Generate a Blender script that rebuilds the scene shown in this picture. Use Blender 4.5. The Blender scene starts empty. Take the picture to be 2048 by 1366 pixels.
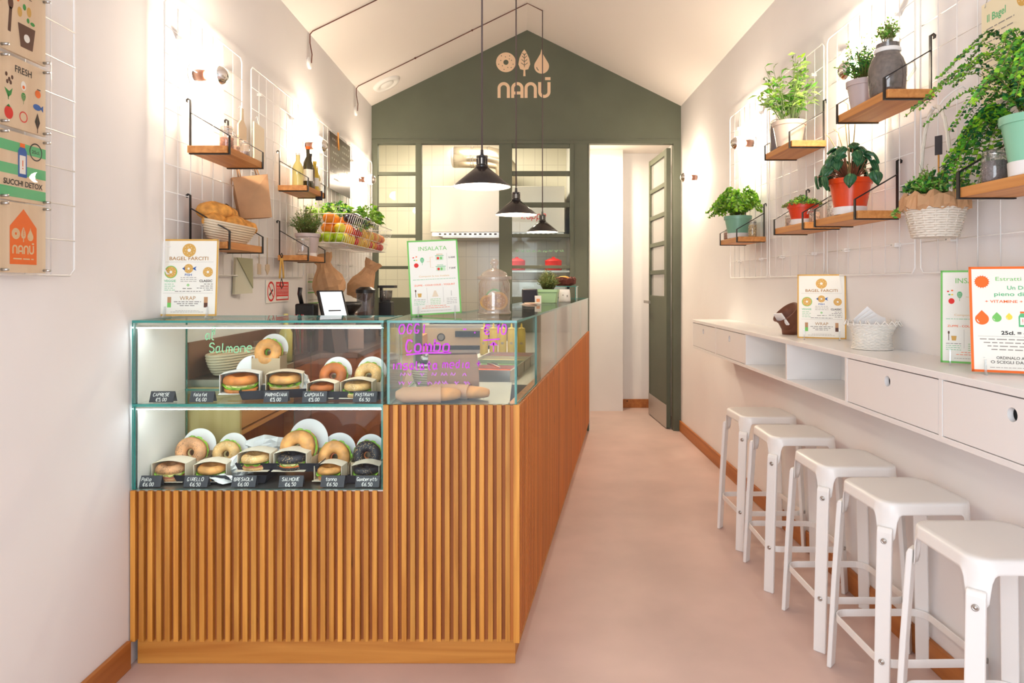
import bpy, math, random
from mathutils import Vector, Matrix
PI = math.pi; R = math.radians
S = bpy.context.scene; COL = S.collection
rnd = random.Random(7)

# ------------------------------------------------------------ camera
H = 1.45
cam_d = bpy.data.cameras.new('camera'); cam = bpy.data.objects.new('camera', cam_d); COL.objects.link(cam)
cam.location = (0, 0, H); cam.rotation_euler = (R(90), 0, 0)
cam_d.sensor_width = 36; cam_d.lens = 23.906
cam_d.shift_x = -0.01123; cam_d.shift_y = -0.05664
cam_d.clip_start = 0.05; S.camera = cam
# ------------------------------------------------------------ colour management, world, daylight
S.view_settings.view_transform = 'Standard'; S.view_settings.look = 'None'
S.view_settings.gamma = 1.0; S.view_settings.use_curve_mapping = False
S.view_settings.exposure = 0.15
S.cycles.max_bounces = 10; S.cycles.diffuse_bounces = 6; S.cycles.transparent_max_bounces = 32
S.cycles.caustics_reflective = False; S.cycles.caustics_refractive = False
S.cycles.sample_clamp_indirect = 6.0
W = bpy.data.worlds.new('sky'); S.world = W; W.use_nodes = True
W.node_tree.nodes['Background'].inputs[0].default_value = (0.80, 0.90, 1.0, 1)
W.node_tree.nodes['Background'].inputs[1].default_value = 0.9

def area_light(name, loc, rot, sx, sy, power, color):
    d = bpy.data.lights.new(name, 'AREA'); d.shape = 'RECTANGLE'; d.size = sx; d.size_y = sy
    d.energy = power; d.color = color
    o = bpy.data.objects.new(name, d); COL.objects.link(o); o.location = loc; o.rotation_euler = rot
    return o
# daylight through the open shop front behind the camera
area_light('shopfront_daylight', (-0.50, -1.30, 1.5), (R(90), 0, R(-20)), 1.7, 2.6, 74, (0.84, 0.92, 1.0))
BULB = 365.0      # emission of the wall bulbs and pendants
# ------------------------------------------------------------ materials
def lin(c):
    c = c / 255.0
    return c / 12.92 if c <= 0.04045 else ((c + 0.055) / 1.055) ** 2.4
def rgb(r, g, b): return (lin(r), lin(g), lin(b), 1)
MATS = {}
def nt(name):
    m = bpy.data.materials.new(name); m.use_nodes = True
    t = m.node_tree
    return m, t, t.nodes['Principled BSDF']
def mat(name, c, rough=0.5, metal=0.0, spec=0.5, emit=None, alpha=1.0, coat=0.0, bump=0, bscale=60, var=0, vscale=20, sss=0, trans=0):
    if name in MATS: return MATS[name]
    m, t, b = nt(name)
    b.inputs['Base Color'].default_value = rgb(*c); b.inputs['Roughness'].default_value = rough
    b.inputs['Metallic'].default_value = metal; b.inputs['Specular IOR Level'].default_value = spec
    b.inputs['Coat Weight'].default_value = coat
    b.inputs['Transmission Weight'].default_value = trans
    if emit: b.inputs['Emission Color'].default_value = rgb(*emit[0]); b.inputs['Emission Strength'].default_value = emit[1]
    if bump or var:
        tc = t.nodes.new('ShaderNodeTexCoord')
    if var:
        n = t.nodes.new('ShaderNodeTexNoise'); n.inputs['Scale'].default_value = vscale; n.inputs['Detail'].default_value = 4
        t.links.new(tc.outputs['Object'], n.inputs['Vector'])
        r = t.nodes.new('ShaderNodeValToRGB')
        r.color_ramp.elements[0].position = 0.3; r.color_ramp.elements[1].position = 0.7
        r.color_ramp.elements[0].color = rgb(*[max(0, x * (1 - var)) for x in c]); r.color_ramp.elements[1].color = rgb(*[min(255, x * (1 + var)) for x in c])
        t.links.new(n.outputs['Fac'], r.inputs[0]); t.links.new(r.outputs[0], b.inputs['Base Color'])
    if bump:
        n2 = t.nodes.new('ShaderNodeTexNoise'); n2.inputs['Scale'].default_value = bscale; n2.inputs['Detail'].default_value = 5
        t.links.new(tc.outputs['Object'], n2.inputs['Vector'])
        bp = t.nodes.new('ShaderNodeBump'); bp.inputs['Strength'].default_value = bump; bp.inputs['Distance'].default_value = 0.01
        t.links.new(n2.outputs['Fac'], bp.inputs['Height']); t.links.new(bp.outputs[0], b.inputs['Normal'])
    MATS[name] = m; return m
def wood(name, c1, c2, axis='z', scale=1.0, rough=0.45, knots=True, strip=None):
    if name in MATS: return MATS[name]
    m, t, b = nt(name); L = t.links.new
    tc = t.nodes.new('ShaderNodeTexCoord'); mp = t.nodes.new('ShaderNodeMapping')
    sc = {'x': (1.2, 22, 22), 'y': (22, 1.2, 22), 'z': (22, 22, 1.2)}[axis]
    mp.inputs['Scale'].default_value = [s * scale for s in sc]; L(tc.outputs['Object'], mp.inputs['Vector'])
    n = t.nodes.new('ShaderNodeTexNoise'); n.inputs['Scale'].default_value = 1.6; n.inputs['Detail'].default_value = 6; n.inputs['Distortion'].default_value = 0.6
    L(mp.outputs[0], n.inputs['Vector'])
    r = t.nodes.new('ShaderNodeValToRGB'); e = r.color_ramp.elements
    e[0].position = 0.32; e[0].color = rgb(*c1); e[1].position = 0.68; e[1].color = rgb(*c2)
    L(n.outputs['Fac'], r.inputs[0]); out = r.outputs[0]
    if strip:   # boards of slightly different tone
        mp2 = t.nodes.new('ShaderNodeMapping'); mp2.inputs['Scale'].default_value = strip; L(tc.outputs['Object'], mp2.inputs['Vector'])
        n3 = t.nodes.new('ShaderNodeTexNoise'); n3.inputs['Scale'].default_value = 1; n3.inputs['Detail'].default_value = 1; L(mp2.outputs[0], n3.inputs['Vector'])
        mr = t.nodes.new('ShaderNodeMapRange'); mr.inputs[1].default_value = 0.35; mr.inputs[2].default_value = 0.65; mr.inputs[3].default_value = 0.80; mr.inputs[4].default_value = 1.12
        L(n3.outputs['Fac'], mr.inputs[0])
        mx = t.nodes.new('ShaderNodeMix'); mx.data_type = 'RGBA'; mx.blend_type = 'MULTIPLY'; mx.inputs[0].default_value = 1
        L(out, mx.inputs[6]); L(mr.outputs[0], mx.inputs[7]); out = mx.outputs[2]
    if knots:
        v = t.nodes.new('ShaderNodeTexVoronoi'); v.inputs['Scale'].default_value = 1.0
        mp3 = t.nodes.new('ShaderNodeMapping'); ks = {'x': (2.2, 6, 6), 'y': (6, 2.2, 6), 'z': (6, 6, 2.2)}[axis]
        mp3.inputs['Scale'].default_value = ks; L(tc.outputs['Object'], mp3.inputs['Vector']); L(mp3.outputs[0], v.inputs['Vector'])
        mr = t.nodes.new('ShaderNodeMapRange'); mr.inputs[1].default_value = 0.035; mr.inputs[2].default_value = 0.085; mr.inputs[3].default_value = 0.25; mr.inputs[4].default_value = 1
        L(v.outputs['Distance'], mr.inputs[0])
        mx = t.nodes.new('ShaderNodeMix'); mx.data_type = 'RGBA'; mx.blend_type = 'MULTIPLY'; mx.inputs[0].default_value = 1
        L(out, mx.inputs[6]); L(mr.outputs[0], mx.inputs[7]); out = mx.outputs[2]
    L(out, b.inputs['Base Color']); b.inputs['Roughness'].default_value = rough
    MATS[name] = m; return m
def glass(name, tint=(255, 255, 255), refl=0.05, gloss=1.0, rough=0.01, body=0.0, bodyc=(230, 240, 235)):
    if name in MATS: return MATS[name]
    m = bpy.data.materials.new(name); m.use_nodes = True; t = m.node_tree; t.nodes.clear(); L = t.links.new
    out = t.nodes.new('ShaderNodeOutputMaterial'); mix = t.nodes.new('ShaderNodeMixShader')
    tr = t.nodes.new('ShaderNodeBsdfTransparent'); tr.inputs[0].default_value = rgb(*tint)
    gl = t.nodes.new('ShaderNodeBsdfGlossy'); gl.inputs['Roughness'].default_value = rough
    lw = t.nodes.new('ShaderNodeLayerWeight'); lw.inputs[0].default_value = 0.5
    p = t.nodes.new('ShaderNodeMath'); p.operation = 'POWER'; p.inputs[1].default_value = 4.5; L(lw.outputs['Facing'], p.inputs[0])
    a = t.nodes.new('ShaderNodeMath'); a.operation = 'MULTIPLY_ADD'; a.inputs[1].default_value = 0.8 * gloss; a.inputs[2].default_value = refl; a.use_clamp = True
    L(p.outputs[0], a.inputs[0]); L(a.outputs[0], mix.inputs[0])
    src = tr.outputs[0]
    if body:
        df = t.nodes.new('ShaderNodeBsdfDiffuse'); df.inputs[0].default_value = rgb(*bodyc)
        m2 = t.nodes.new('ShaderNodeMixShader'); m2.inputs[0].default_value = body; L(tr.outputs[0], m2.inputs[1]); L(df.outputs[0], m2.inputs[2]); src = m2.outputs[0]
    L(src, mix.inputs[1]); L(gl.outputs[0], mix.inputs[2]); L(mix.outputs[0], out.inputs[0])
    MATS[name] = m; return m
def tile_mat(name, c1, c2, sw, sh, axis='xz'):
    m, t, b = nt(name); L = t.links.new
    tc = t.nodes.new('ShaderNodeTexCoord'); sx = t.nodes.new('ShaderNodeSeparateXYZ'); cx = t.nodes.new('ShaderNodeCombineXYZ')
    L(tc.outputs['Object'], sx.inputs[0]); L(sx.outputs['X' if axis == 'xz' else 'Y'], cx.inputs[0]); L(sx.outputs['Z'], cx.inputs[1])
    br = t.nodes.new('ShaderNodeTexBrick'); br.offset = 0; br.inputs['Scale'].default_value = 1
    br.inputs['Brick Width'].default_value = sw; br.inputs['Row Height'].default_value = sh; br.inputs['Mortar Size'].default_value = 0.003
    br.inputs['Color1'].default_value = rgb(*c1); br.inputs['Color2'].default_value = rgb(*c1); br.inputs['Mortar'].default_value = rgb(*c2)
    L(cx.outputs[0], br.inputs['Vector']); L(br.outputs[0], b.inputs['Base Color']); b.inputs['Roughness'].default_value = 0.15
    return m

# ------------------------------------------------------------ mesh builder
class MB:
    def __init__(s): s.v = []; s.f = []; s.fm = []; s.fs = []; s.mats = []; s.M = Matrix.Identity(4)
    def mi(s, m):
        if m not in s.mats: s.mats.append(m)
        return s.mats.index(m)
    def add(s, vs, fs, m, smooth=False, M=None):
        T = s.M @ M if M is not None else s.M
        b = len(s.v); s.v += [tuple(T @ Vector(p)) for p in vs]
        k = s.mi(m)
        for f in fs: s.f.append([b + i for i in f]); s.fm.append(k); s.fs.append(smooth)
    def box(s, x0, x1, y0, y1, z0, z1, m, M=None, side=None):
        vs = [(x0, y0, z0), (x1, y0, z0), (x1, y1, z0), (x0, y1, z0), (x0, y0, z1), (x1, y0, z1), (x1, y1, z1), (x0, y1, z1)]
        fs = [(0, 3, 2, 1), (4, 5, 6, 7), (0, 1, 5, 4), (1, 2, 6, 5), (2, 3, 7, 6), (3, 0, 4, 7)]
        s.add(vs, fs, m, False, M)
    def cyl(s, c, r, h, m, n=16, r2=None, M=None, smooth=True):
        s.lathe([(0, 0), (r, 0), (r if r2 is None else r2, h), (0, h)], m, n, (Matrix.Translation(c) if M is None else M @ Matrix.Translation(c)), sharp=True)
    def lathe(s, prof, m, n=20, M=None, sharp=False, sx=1, sy=1):
        if sharp:      # split the profile at each corner so that corners stay crisp
            for a, b in zip(prof, prof[1:]): s.lathe([a, b], m, n, M, False, sx, sy)
            return
        vs = []; fs = []; rows = []
        for r, z in prof:
            if r < 1e-6: rows.append([len(vs)]); vs.append((0, 0, z))
            else:
                rows.append(list(range(len(vs), len(vs) + n)))
                vs += [(r * sx * math.cos(2 * PI * k / n), r * sy * math.sin(2 * PI * k / n), z) for k in range(n)]
        for a, b in zip(rows, rows[1:]):
            for k in range(n):
                k2 = (k + 1) % n
                if len(a) == 1 and len(b) == 1: continue
                if len(a) == 1: fs.append((a[0], b[k2], b[k]))
                elif len(b) == 1: fs.append((a[k], a[k2], b[0]))
                else: fs.append((a[k], a[k2], b[k2], b[k]))
        s.add(vs, fs, m, True, M)
    def sphere(s, c, r, m, n=14, k=9, sc=(1, 1, 1), M=None):
        T = Matrix.Translation(c) @ (M if M is not None else Matrix.Identity(4)) @ Matrix.Diagonal((sc[0], sc[1], sc[2], 1))
        s.lathe([(r * math.sin(PI * i / k), -r * math.cos(PI * i / k)) for i in range(k + 1)], m, n, T)
    def tube(s, pts, r, m, n=8, closed=False, M=None):
        pts = [Vector(p) for p in pts]; N = len(pts); rr = r if isinstance(r, (list, tuple)) else [r] * N
        tang = []
        for i in range(N):
            a = pts[(i - 1) % N] if (i or closed) else pts[0]; b = pts[(i + 1) % N] if (i < N - 1 or closed) else pts[-1]
            tang.append((b - a).normalized())
        u = tang[0].orthogonal().normalized(); vs = []; fs = []
        for i in range(N):
            u = (u - tang[i] * u.dot(tang[i])); u = u.normalized() if u.length > 1e-6 else tang[i].orthogonal().normalized()
            w = tang[i].cross(u)
            vs += [tuple(pts[i] + (u * math.cos(2 * PI * k / n) + w * math.sin(2 * PI * k / n)) * rr[i]) for k in range(n)]
        for i in range(N if closed else N - 1):
            j = (i + 1) % N
            for k in range(n): fs.append((i * n + k, i * n + (k + 1) % n, j * n + (k + 1) % n, j * n + k))
        if not closed: fs.append(tuple(range(n - 1, -1, -1))); fs.append(tuple((N - 1) * n + k for k in range(n)))
        s.add(vs, fs, m, True, M)
    def bar(s, pts, w, t, m, up=(0, 0, 1), closed=False, M=None):
        """flat bar: width w along `up`, thickness t across"""
        pts = [Vector(p) for p in pts]; N = len(pts); up = Vector(up).normalized(); vs = []; fs = []
        for i in range(N):
            a = pts[(i - 1) % N] if (i or closed) else None; b = pts[(i + 1) % N] if (i < N - 1 or closed) else None
            d1 = (pts[i] - a).normalized() if a is not None else None; d2 = (b - pts[i]).normalized() if b is not None else None
            if d1 is None: d = d2; k = 1
            elif d2 is None: d = d1; k = 1
            else:
                d = (d1 + d2).normalized(); k = 1 / max(0.35, d.dot(d1))
            sd = d.cross(up).normalized() * (t / 2 * k)
            for q, e in ((1, 1), (-1, 1), (-1, -1), (1, -1)): vs.append(tuple(pts[i] + sd * q + up * (w / 2 * e)))
        for i in range(N if closed else N - 1):
            j = (i + 1) % N
            for k in range(4): fs.append((i * 4 + k, i * 4 + (k + 1) % 4, j * 4 + (k + 1) % 4, j * 4 + k))
        if not closed: fs.append((3, 2, 1, 0)); fs.append(tuple((N - 1) * 4 + k for k in range(4)))
        s.add(vs, fs, m, False, M)
    def prism(s, poly, z0, z1, m, M=None, mside=None):
        n = len(poly); vs = [(x, y, z0) for x, y in poly] + [(x, y, z1) for x, y in poly]
        s.add(vs, [tuple(range(n - 1, -1, -1)), tuple(range(n, 2 * n))], m, False, M)
        s.add(vs, [(i, (i + 1) % n, n + (i + 1) % n, n + i) for i in range(n)], mside or m, False, M)
    def build(s, name, parent=None, bevel=0, label=None, sub=0, seg=2):
        me = bpy.data.meshes.new(name); me.from_pydata(s.v, [], s.f)
        for m in s.mats: me.materials.append(m)
        me.polygons.foreach_set('material_index', s.fm); me.polygons.foreach_set('use_smooth', s.fs); me.update()
        o = bpy.data.objects.new(name, me); COL.objects.link(o)
        if parent is not None: o.parent = parent
        if bevel:
            b = o.modifiers.new('bevel', 'BEVEL'); b.width = bevel; b.segments = seg; b.limit_method = 'ANGLE'; b.angle_limit = R(40)
        if sub:
            b = o.modifiers.new('sub', 'SUBSURF'); b.levels = sub; b.render_levels = sub
        if label: o['label'] = label
        return o
def thing(name, label, cat, loc=(0, 0, 0), rz=0, group=None, rot=None):
    o = bpy.data.objects.new(name, None); COL.objects.link(o); o.empty_display_size = 0.05
    o.location = loc; o.rotation_euler = rot or (0, 0, rz)
    o['label'] = label; o['category'] = cat
    if group: o['group'] = group
    return o
def tag(o, label, cat, group=None, loc=None, rz=0):
    o['label'] = label; o['category'] = cat
    if group: o['group'] = group
    if loc: o.location = loc; o.rotation_euler = (0, 0, rz)
    return o
def struct(o): o['kind'] = 'structure'; return o
def kids(o): return [c for c in bpy.data.objects if c.parent == o]
def dup(root, loc=None, rz=None, label=None):
    r = root.copy(); COL.objects.link(r)
    if loc is not None: r.location = loc
    if rz is not None: r.rotation_euler = (0, 0, rz)
    if label: r['label'] = label
    for ch in kids(root):
        c = ch.copy(); COL.objects.link(c); c.parent = r
        for g in kids(ch):
            d = g.copy(); COL.objects.link(d); d.parent = c
    return r
def T(x, y, z): return Matrix.Translation((x, y, z))
def RX(a): return Matrix.Rotation(R(a), 4, 'X')
def RY(a): return Matrix.Rotation(R(a), 4, 'Y')
def RZ(a): return Matrix.Rotation(R(a), 4, 'Z')
def SC(x, y, z): return Matrix.Diagonal((x, y, z, 1))
FACE = RX(90)          # 2D drawing plane (x right, y up) -> wall facing -Y

# ------------------------------------------------------------ lettering and flat print
_tc = {}
def textmesh(t, bold=0):
    k = (t, bold)
    if k not in _tc:
        c = bpy.data.curves.new('lettering', 'FONT'); c.body = t; c.size = 1; c.resolution_u = 3; c.offset = bold; c.align_x = 'CENTER'
        o = bpy.data.objects.new('lettering', c); me = o.to_mesh()
        _tc[k] = ([tuple(v.co) for v in me.vertices], [tuple(p.vertices) for p in me.polygons])
        o.to_mesh_clear(); bpy.data.objects.remove(o); bpy.data.curves.remove(c)
    return _tc[k]
GL = dict(A="00 26 40|12 32", B="00 06 26 35 24 03 23 42 40 00", C="45 36 16 04 02 10 30 41", D="00 06 26 44 42 20 00", E="46 06 00 40|03 33",
 F="46 06 00|03 33", G="45 36 16 04 02 10 30 42 22", I="20 26", L="06 00 40", M="00 06 23 46 40", N="00 06 40 46", O="16 04 02 10 30 42 44 36 16",
 P="00 06 36 45 44 33 03", R="00 06 36 45 44 33 03|23 40", S="45 36 16 05 04 33 42 41 30 10 01", T="06 46|26 20", U="06 01 10 30 41 46",
 a="34 14 03 01 10 31|34 31 40", b="06 00 30 41 43 34 04", c="34 14 03 01 10 30", d="34 14 03 01 10 31|36 30", e="02 42 43 34 14 03 01 10 30", i="20 24", l="16 11 20 30",
 m="00 04|03 14 23 20|23 34 43 40", n="00 04|03 14 34 43 40", o="14 03 01 10 30 41 43 34 14", p="0b 04|03 14 34 43 41 30 10 01", r="00 04|02 14 34", s="44 14 03 12 32 41 30 00",
 t="26 21 30 40|04 44", u="04 01 10 30 41|44 40", h="06 00|03 14 34 43 40", v="04 20 44", g="34 14 03 01 10 31|34 3b 1b", f="46 36 25 20|04 34")
GL.update({'Z': "06 46 00 40", 'z': "04 44 00 40", 'y': "04 20|44 0b", 'K': "00 06|46 03 40", '0': "16 04 02 10 30 42 44 36 16", '5': "46 06 04 34 42 41 30 00", '6': "46 14 02 10 30 41 42 33 13 02", '€': "45 36 16 04 02 10 30 41|a4 34|a2 32",
 '.': "10 11", ',': "11 0a", '+': "03 43|21 25", '1': "05 26 20", '-': "03 33"})
def _pt(p):
    f = lambda ch: {'a': -1, 'b': -2}.get(ch, None) if ch in 'ab' else int(ch)
    return (f(p[0]), f(p[1]))
class Draw:
    """flat print and lettering on a plane: x right, y up, z towards the viewer"""
    def __init__(s, mb, M): s.mb = mb; s.M = M
    def poly(s, pts, m, z=1): s.mb.add([(x, y, z * 0.0004) for x, y in pts], [tuple(range(len(pts)))], m, False, s.M)
    def rect(s, x0, y0, x1, y1, m, z=1): s.poly([(x0, y0), (x1, y0), (x1, y1), (x0, y1)], m, z)
    def disc(s, x, y, rx, m, ry=None, z=1, n=20): ry = ry or rx; s.poly([(x + rx * math.cos(2 * PI * k / n), y + ry * math.sin(2 * PI * k / n)) for k in range(n)], m, z)
    def ring(s, x, y, r0, r1, m, z=1, n=24, a0=0, a1=360):
        full = abs(a1 - a0) >= 360; k = n if full else n + 1
        vs = []
        for i in range(k):
            a = R(a0 + (a1 - a0) * i / n); vs += [(x + r0 * math.cos(a), y + r0 * math.sin(a), z * 0.0004), (x + r1 * math.cos(a), y + r1 * math.sin(a), z * 0.0004)]
        fs = [(2 * i, 2 * i + 1, (2 * i + 3) % (2 * k), (2 * i + 2) % (2 * k)) for i in range(n)]
        s.mb.add(vs, fs, m, False, s.M)
    def line(s, pts, w, m, z=1):
        n = len(pts); vs = []
        for i, p in enumerate(pts):
            a = pts[max(0, i - 1)]; b = pts[min(n - 1, i + 1)]; dx, dy = b[0] - a[0], b[1] - a[1]; l = math.hypot(dx, dy) or 1
            k = w / 2
            if 0 < i < n - 1:
                d1 = (p[0] - a[0], p[1] - a[1]); l1 = math.hypot(*d1) or 1; co = (dx * d1[0] + dy * d1[1]) / l / l1; k = w / 2 / max(0.6, co)
            vs += [(p[0] - dy / l * k, p[1] + dx / l * k, z * 0.0004), (p[0] + dy / l * k, p[1] - dx / l * k, z * 0.0004)]
        s.mb.add(vs, [(2 * i, 2 * i + 1, 2 * i + 3, 2 * i + 2) for i in range(n - 1)], m, False, s.M)
    def text(s, t, x, y, size, m, z=1, bold=0.012, width=None, align='c', sx=1):
        vs, fs = textmesh(t, bold)
        if not vs: return
        xs = [v[0] for v in vs]; lo, hi = min(xs), max(xs); k = size; kx = size * sx
        if width: kx = width / (hi - lo)
        ox = {'c': (lo + hi) / 2, 'l': lo, 'r': hi}[align]
        s.mb.add([(x + (v[0] - ox) * kx, y + v[1] * k, z * 0.0004) for v in vs], fs, m, False, s.M)
    def hand(s, t, x, y, h, m, w=None, z=1, slant=0.08, pitch=None, track=1.35):
        """hand lettering, x = left end, h = capital height"""
        g = h / 6; w = w or h * 0.13; cx = x
        for ch in t:
            if ch == ' ': cx += g * 3.5; continue
            st = GL.get(ch) or GL.get(ch.upper()) or GL.get(ch.lower()) or '03 33'; wd = 0.75 if ch not in 'MmO' else 0.95
            if ch in 'il.,1': cx -= g * 0.9
            jy = rnd.uniform(-0.3, 0.3) * g
            for q in st.split('|'):
                p = [_pt(a) for a in q.split()]
                s.line([(cx + (a * wd + b * slant) * g, y + jy + b * g) for a, b in p], w, m, z)
            cx += g * (4 * wd + track) - (g * 0.9 if ch in 'il.,1' else 0)
        return cx
    def dashes(s, x0, x1, y, h, m, z=1):
        """a line of print too small to read"""
        x = x0
        while x < x1 - h:
            l = rnd.uniform(3, 9) * h; s.rect(x, y, min(x1, x + l), y + h, m, z); x += l + h * 1.6
def blank(): return MB()

# ------------------------------------------------------------ palette
M_wall = mat('wall_paint', (236, 233, 232), 0.85, spec=0.2, bump=0.03, bscale=25, var=0.012, vscale=1.5)
M_ceil = mat('ceiling_paint', (229, 222, 216), 0.9, spec=0.15)
M_floor = mat('floor_resin', (204, 177, 168), 0.42, spec=0.35, var=0.045, vscale=2.2)
M_green = mat('green_grey_paint', (90, 94, 80), 0.6, spec=0.3, var=0.03, vscale=3)
M_white = mat('white_lacquer', (236, 234, 232), 0.28, spec=0.5)
M_whitem = mat('white_matt', (232, 230, 226), 0.7)
M_wire = mat('white_wire', (240, 238, 235), 0.35)
M_black = mat('black_steel', (28, 25, 26), 0.45, spec=0.4)
M_dark = mat('dark_plastic', (22, 21, 24), 0.35)
M_steel = mat('brushed_steel', (190, 186, 180), 0.28, metal=0.95, var=0.04, vscale=9)
M_steelm = mat('matt_steel', (196, 190, 182), 0.42, metal=0.8)
M_chrome = mat('chrome', (225, 225, 225), 0.08, metal=1)
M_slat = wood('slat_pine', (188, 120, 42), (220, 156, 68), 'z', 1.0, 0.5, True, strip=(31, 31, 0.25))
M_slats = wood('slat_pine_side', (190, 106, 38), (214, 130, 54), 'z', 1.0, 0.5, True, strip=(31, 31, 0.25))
M_backing = wood('backing_pine', (150, 82, 34), (176, 104, 48), 'z', 1.0, 0.6, False)
M_plinth = wood('plinth_pine', (182, 114, 42), (212, 148, 68), 'x', 0.6, 0.5, True)
M_base = wood('baseboard_pine', (158, 92, 40), (186, 118, 58), 'y', 0.6, 0.5, True)
M_shelf = wood('shelf_oak', (184, 116, 56), (214, 150, 84), 'y', 1.2, 0.5, False)
M_cab = wood('cabinet_pine', (196, 128, 66), (218, 154, 90), 'y', 0.6, 0.5, True)
M_cabx = wood('cabinet_pine_pale', (206, 172, 112), (222, 190, 132), 'z', 0.5, 0.5, True)
M_ply = wood('poster_birch', (222, 192, 156), (236, 212, 180), 'z', 0.5, 0.6, False)
M_kraft = mat('kraft_paper', (190, 146, 106), 0.8, bump=0.25, bscale=14, var=0.05, vscale=9)
M_kraftl = mat('kraft_pale', (206, 184, 156), 0.8, var=0.04, vscale=9)
M_glass = glass('clear_glass', (251, 254, 252), 0.012, 0.85)
M_glassj = glass('jar_glass', (247, 247, 245), 0.09, 1.0, body=0.12, bodyc=(236, 222, 212))
M_glassr = glass('tinted_glass', (225, 205, 198), 0.06, 0.9, body=0.05, bodyc=(170, 150, 145))
M_glassa = glass('beige_reflection_glass', (250, 250, 248), 0.10, 1.0, body=0.30, bodyc=(226, 208, 186))  # aisle panes: beige body colour paints in the reflection of the right wall
M_edge = mat('glass_edge', (58, 158, 150), 0.15, spec=0.8, trans=0.3)
M_led = mat('led', (245, 250, 255), emit=((240, 248, 255), 24))
M_orange = mat('print_orange', (240, 108, 18), 0.6); M_ochre = mat('print_ochre', (214, 168, 84), 0.6); M_ochred = mat('print_ochre_dark', (176, 128, 62), 0.6)
M_pgreen = mat('print_green', (118, 196, 96), 0.6); M_pgreend = mat('print_green_dark', (52, 150, 66), 0.6); M_pred = mat('print_red', (224, 34, 24), 0.6)
M_pblue = mat('print_blue', (30, 92, 168), 0.6); M_pblack = mat('print_black', (38, 32, 30), 0.6); M_pbrown = mat('print_brown', (92, 54, 38), 0.6)
M_pgrey = mat('print_grey', (150, 142, 134), 0.6); M_paper = mat('paper', (240, 238, 228), 0.55); M_papergreen = mat('print_mint', (92, 186, 124), 0.6)
M_pyellow = mat('print_yellow', (246, 214, 74), 0.6); M_psand = mat('print_sand', (226, 196, 150), 0.6); M_pwhite = mat('print_white', (244, 240, 232), 0.6)
M_soil = mat('soil', (58, 42, 32), 0.95, bump=0.6, bscale=90)
M_slate = mat('slate_card', (62, 64, 72), 0.5)
M_chalk = mat('chalk_white', (238, 238, 236), 0.8)
M_redp = mat('red_glaze', (222, 72, 26), 0.25); M_mint = mat('mint_glaze', (128, 178, 152), 0.3); M_mintl = mat('pale_mint_glaze', (142, 202, 172), 0.3)
M_greyp = mat('grey_pink_glaze', (188, 172, 170), 0.35); M_creamp = mat('cream_glaze', (226, 208, 192), 0.35)

FW = 1360.0
def at(px, py, Y): return Vector(((px - 1047) * Y / FW, Y, H + (567 - py) * Y / FW))
XL, XR = -1.494, 1.548; YB = 6.685; YF = -1.45; ZE = 3.195; XRG, ZRG = 0.035, 3.942

# ------------------------------------------------------------ room shell
m = MB(); m.box(-3, 3, YF - 0.2, 9.2, -0.1, 0, M_floor); struct(m.build('floor'))
m = MB(); m.box(XL - 0.1, XL, YF, YB, 0, ZE + 0.04, M_wall); struct(m.build('wall_left'))
m = MB(); m.box(XR, XR + 0.1, YF, YB, 0, ZE + 0.04, M_wall); struct(m.build('wall_right'))
for nm, x in (('left', XL), ('right', XR)):
    m = MB(); s = -1 if x < 0 else 1
    x0, x1 = (x, XRG) if s < 0 else (XRG, x); z0, z1 = (ZE, ZRG) if s < 0 else (ZRG, ZE)
    m.add([(x0, YF, z0), (x1, YF, z1), (x1, YB, z1), (x0, YB, z0), (x0, YF, z0 + .08), (x1, YF, z1 + .08), (x1, YB, z1 + .08), (x0, YB, z0 + .08)],
          [(0, 3, 2, 1), (4, 5, 6, 7), (0, 1, 5, 4), (1, 2, 6, 5), (2, 3, 7, 6), (3, 0, 4, 7)], M_ceil)
    o = struct(m.build('ceiling' if s < 0 else 'ceiling_slope'))
m = MB()   # front wall around the shop window behind the camera
m.box(XL, XR, YF - 0.1, YF, 2.95, 3.95, M_wall); m.box(XL, XL + 0.12, YF - 0.1, YF, 0, 2.95, M_wall); m.box(XR - 0.12, XR, YF - 0.1, YF, 0, 2.95, M_wall)
struct(m.build('wall_front'))
# back wall with its gable
ZO = 2.826; t = 0.08
m = MB(); m.prism([(XL, ZO), (XR, ZO), (XR, ZE), (XRG, ZRG), (XL, ZE)], -YB - t, -YB, M_green, M=RX(90) @ SC(1, 1, 1))
m.box(-0.241 + 0.0, -0.241 + 0.001, YB, YB + t, 0, 0.001, M_green)
m.box(1.475, XR, YB, YB + t, 0, ZO, M_green); m.box(0.63, 0.6439, YB, YB + t, 0, ZO, M_green)
struct(m.build('wall_back'))
m = MB(); m.box(XL + 0.002, XR - 0.002, YB - 0.008, YB, 2.858, 2.868, M_green); struct(m.build('trim_1'))
m = MB(); m.box(0.50, 0.506, YB - 0.006, YB, 1.0, 2.857, M_green); struct(m.build('trim_2'))
def glazed(n, x0, x1, px0, px1, rows, label_red=False):
    root = bpy.data.objects.new('window_%d' % n, None); COL.objects.link(root); struct(root); root.location = ((x0 + x1) / 2, YB, 0)
    cx = (x0 + x1) / 2
    m = MB(); m.M = T(-cx, -YB, 0)
    m.box(x0, px0, YB, YB + 0.06, 0, ZO, M_green); m.box(px1, x1, YB, YB + 0.06, 0, ZO, M_green)
    zs = [ZO] + [z for r in rows for z in r] + [0]
    for a, b in zip(zs[0::2], zs[1::2]): m.box(px0, px1, YB + 0.008, YB + 0.052, b, a, M_green)
    m.build('window_frame', root, bevel=0.004)
    for a, b in rows:
        m = MB(); m.M = T(-cx, -YB, 0); m.box(px0, px1, YB + 0.028, YB + 0.033, b, a, M_glass); m.build('pane', root)
    return root
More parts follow.
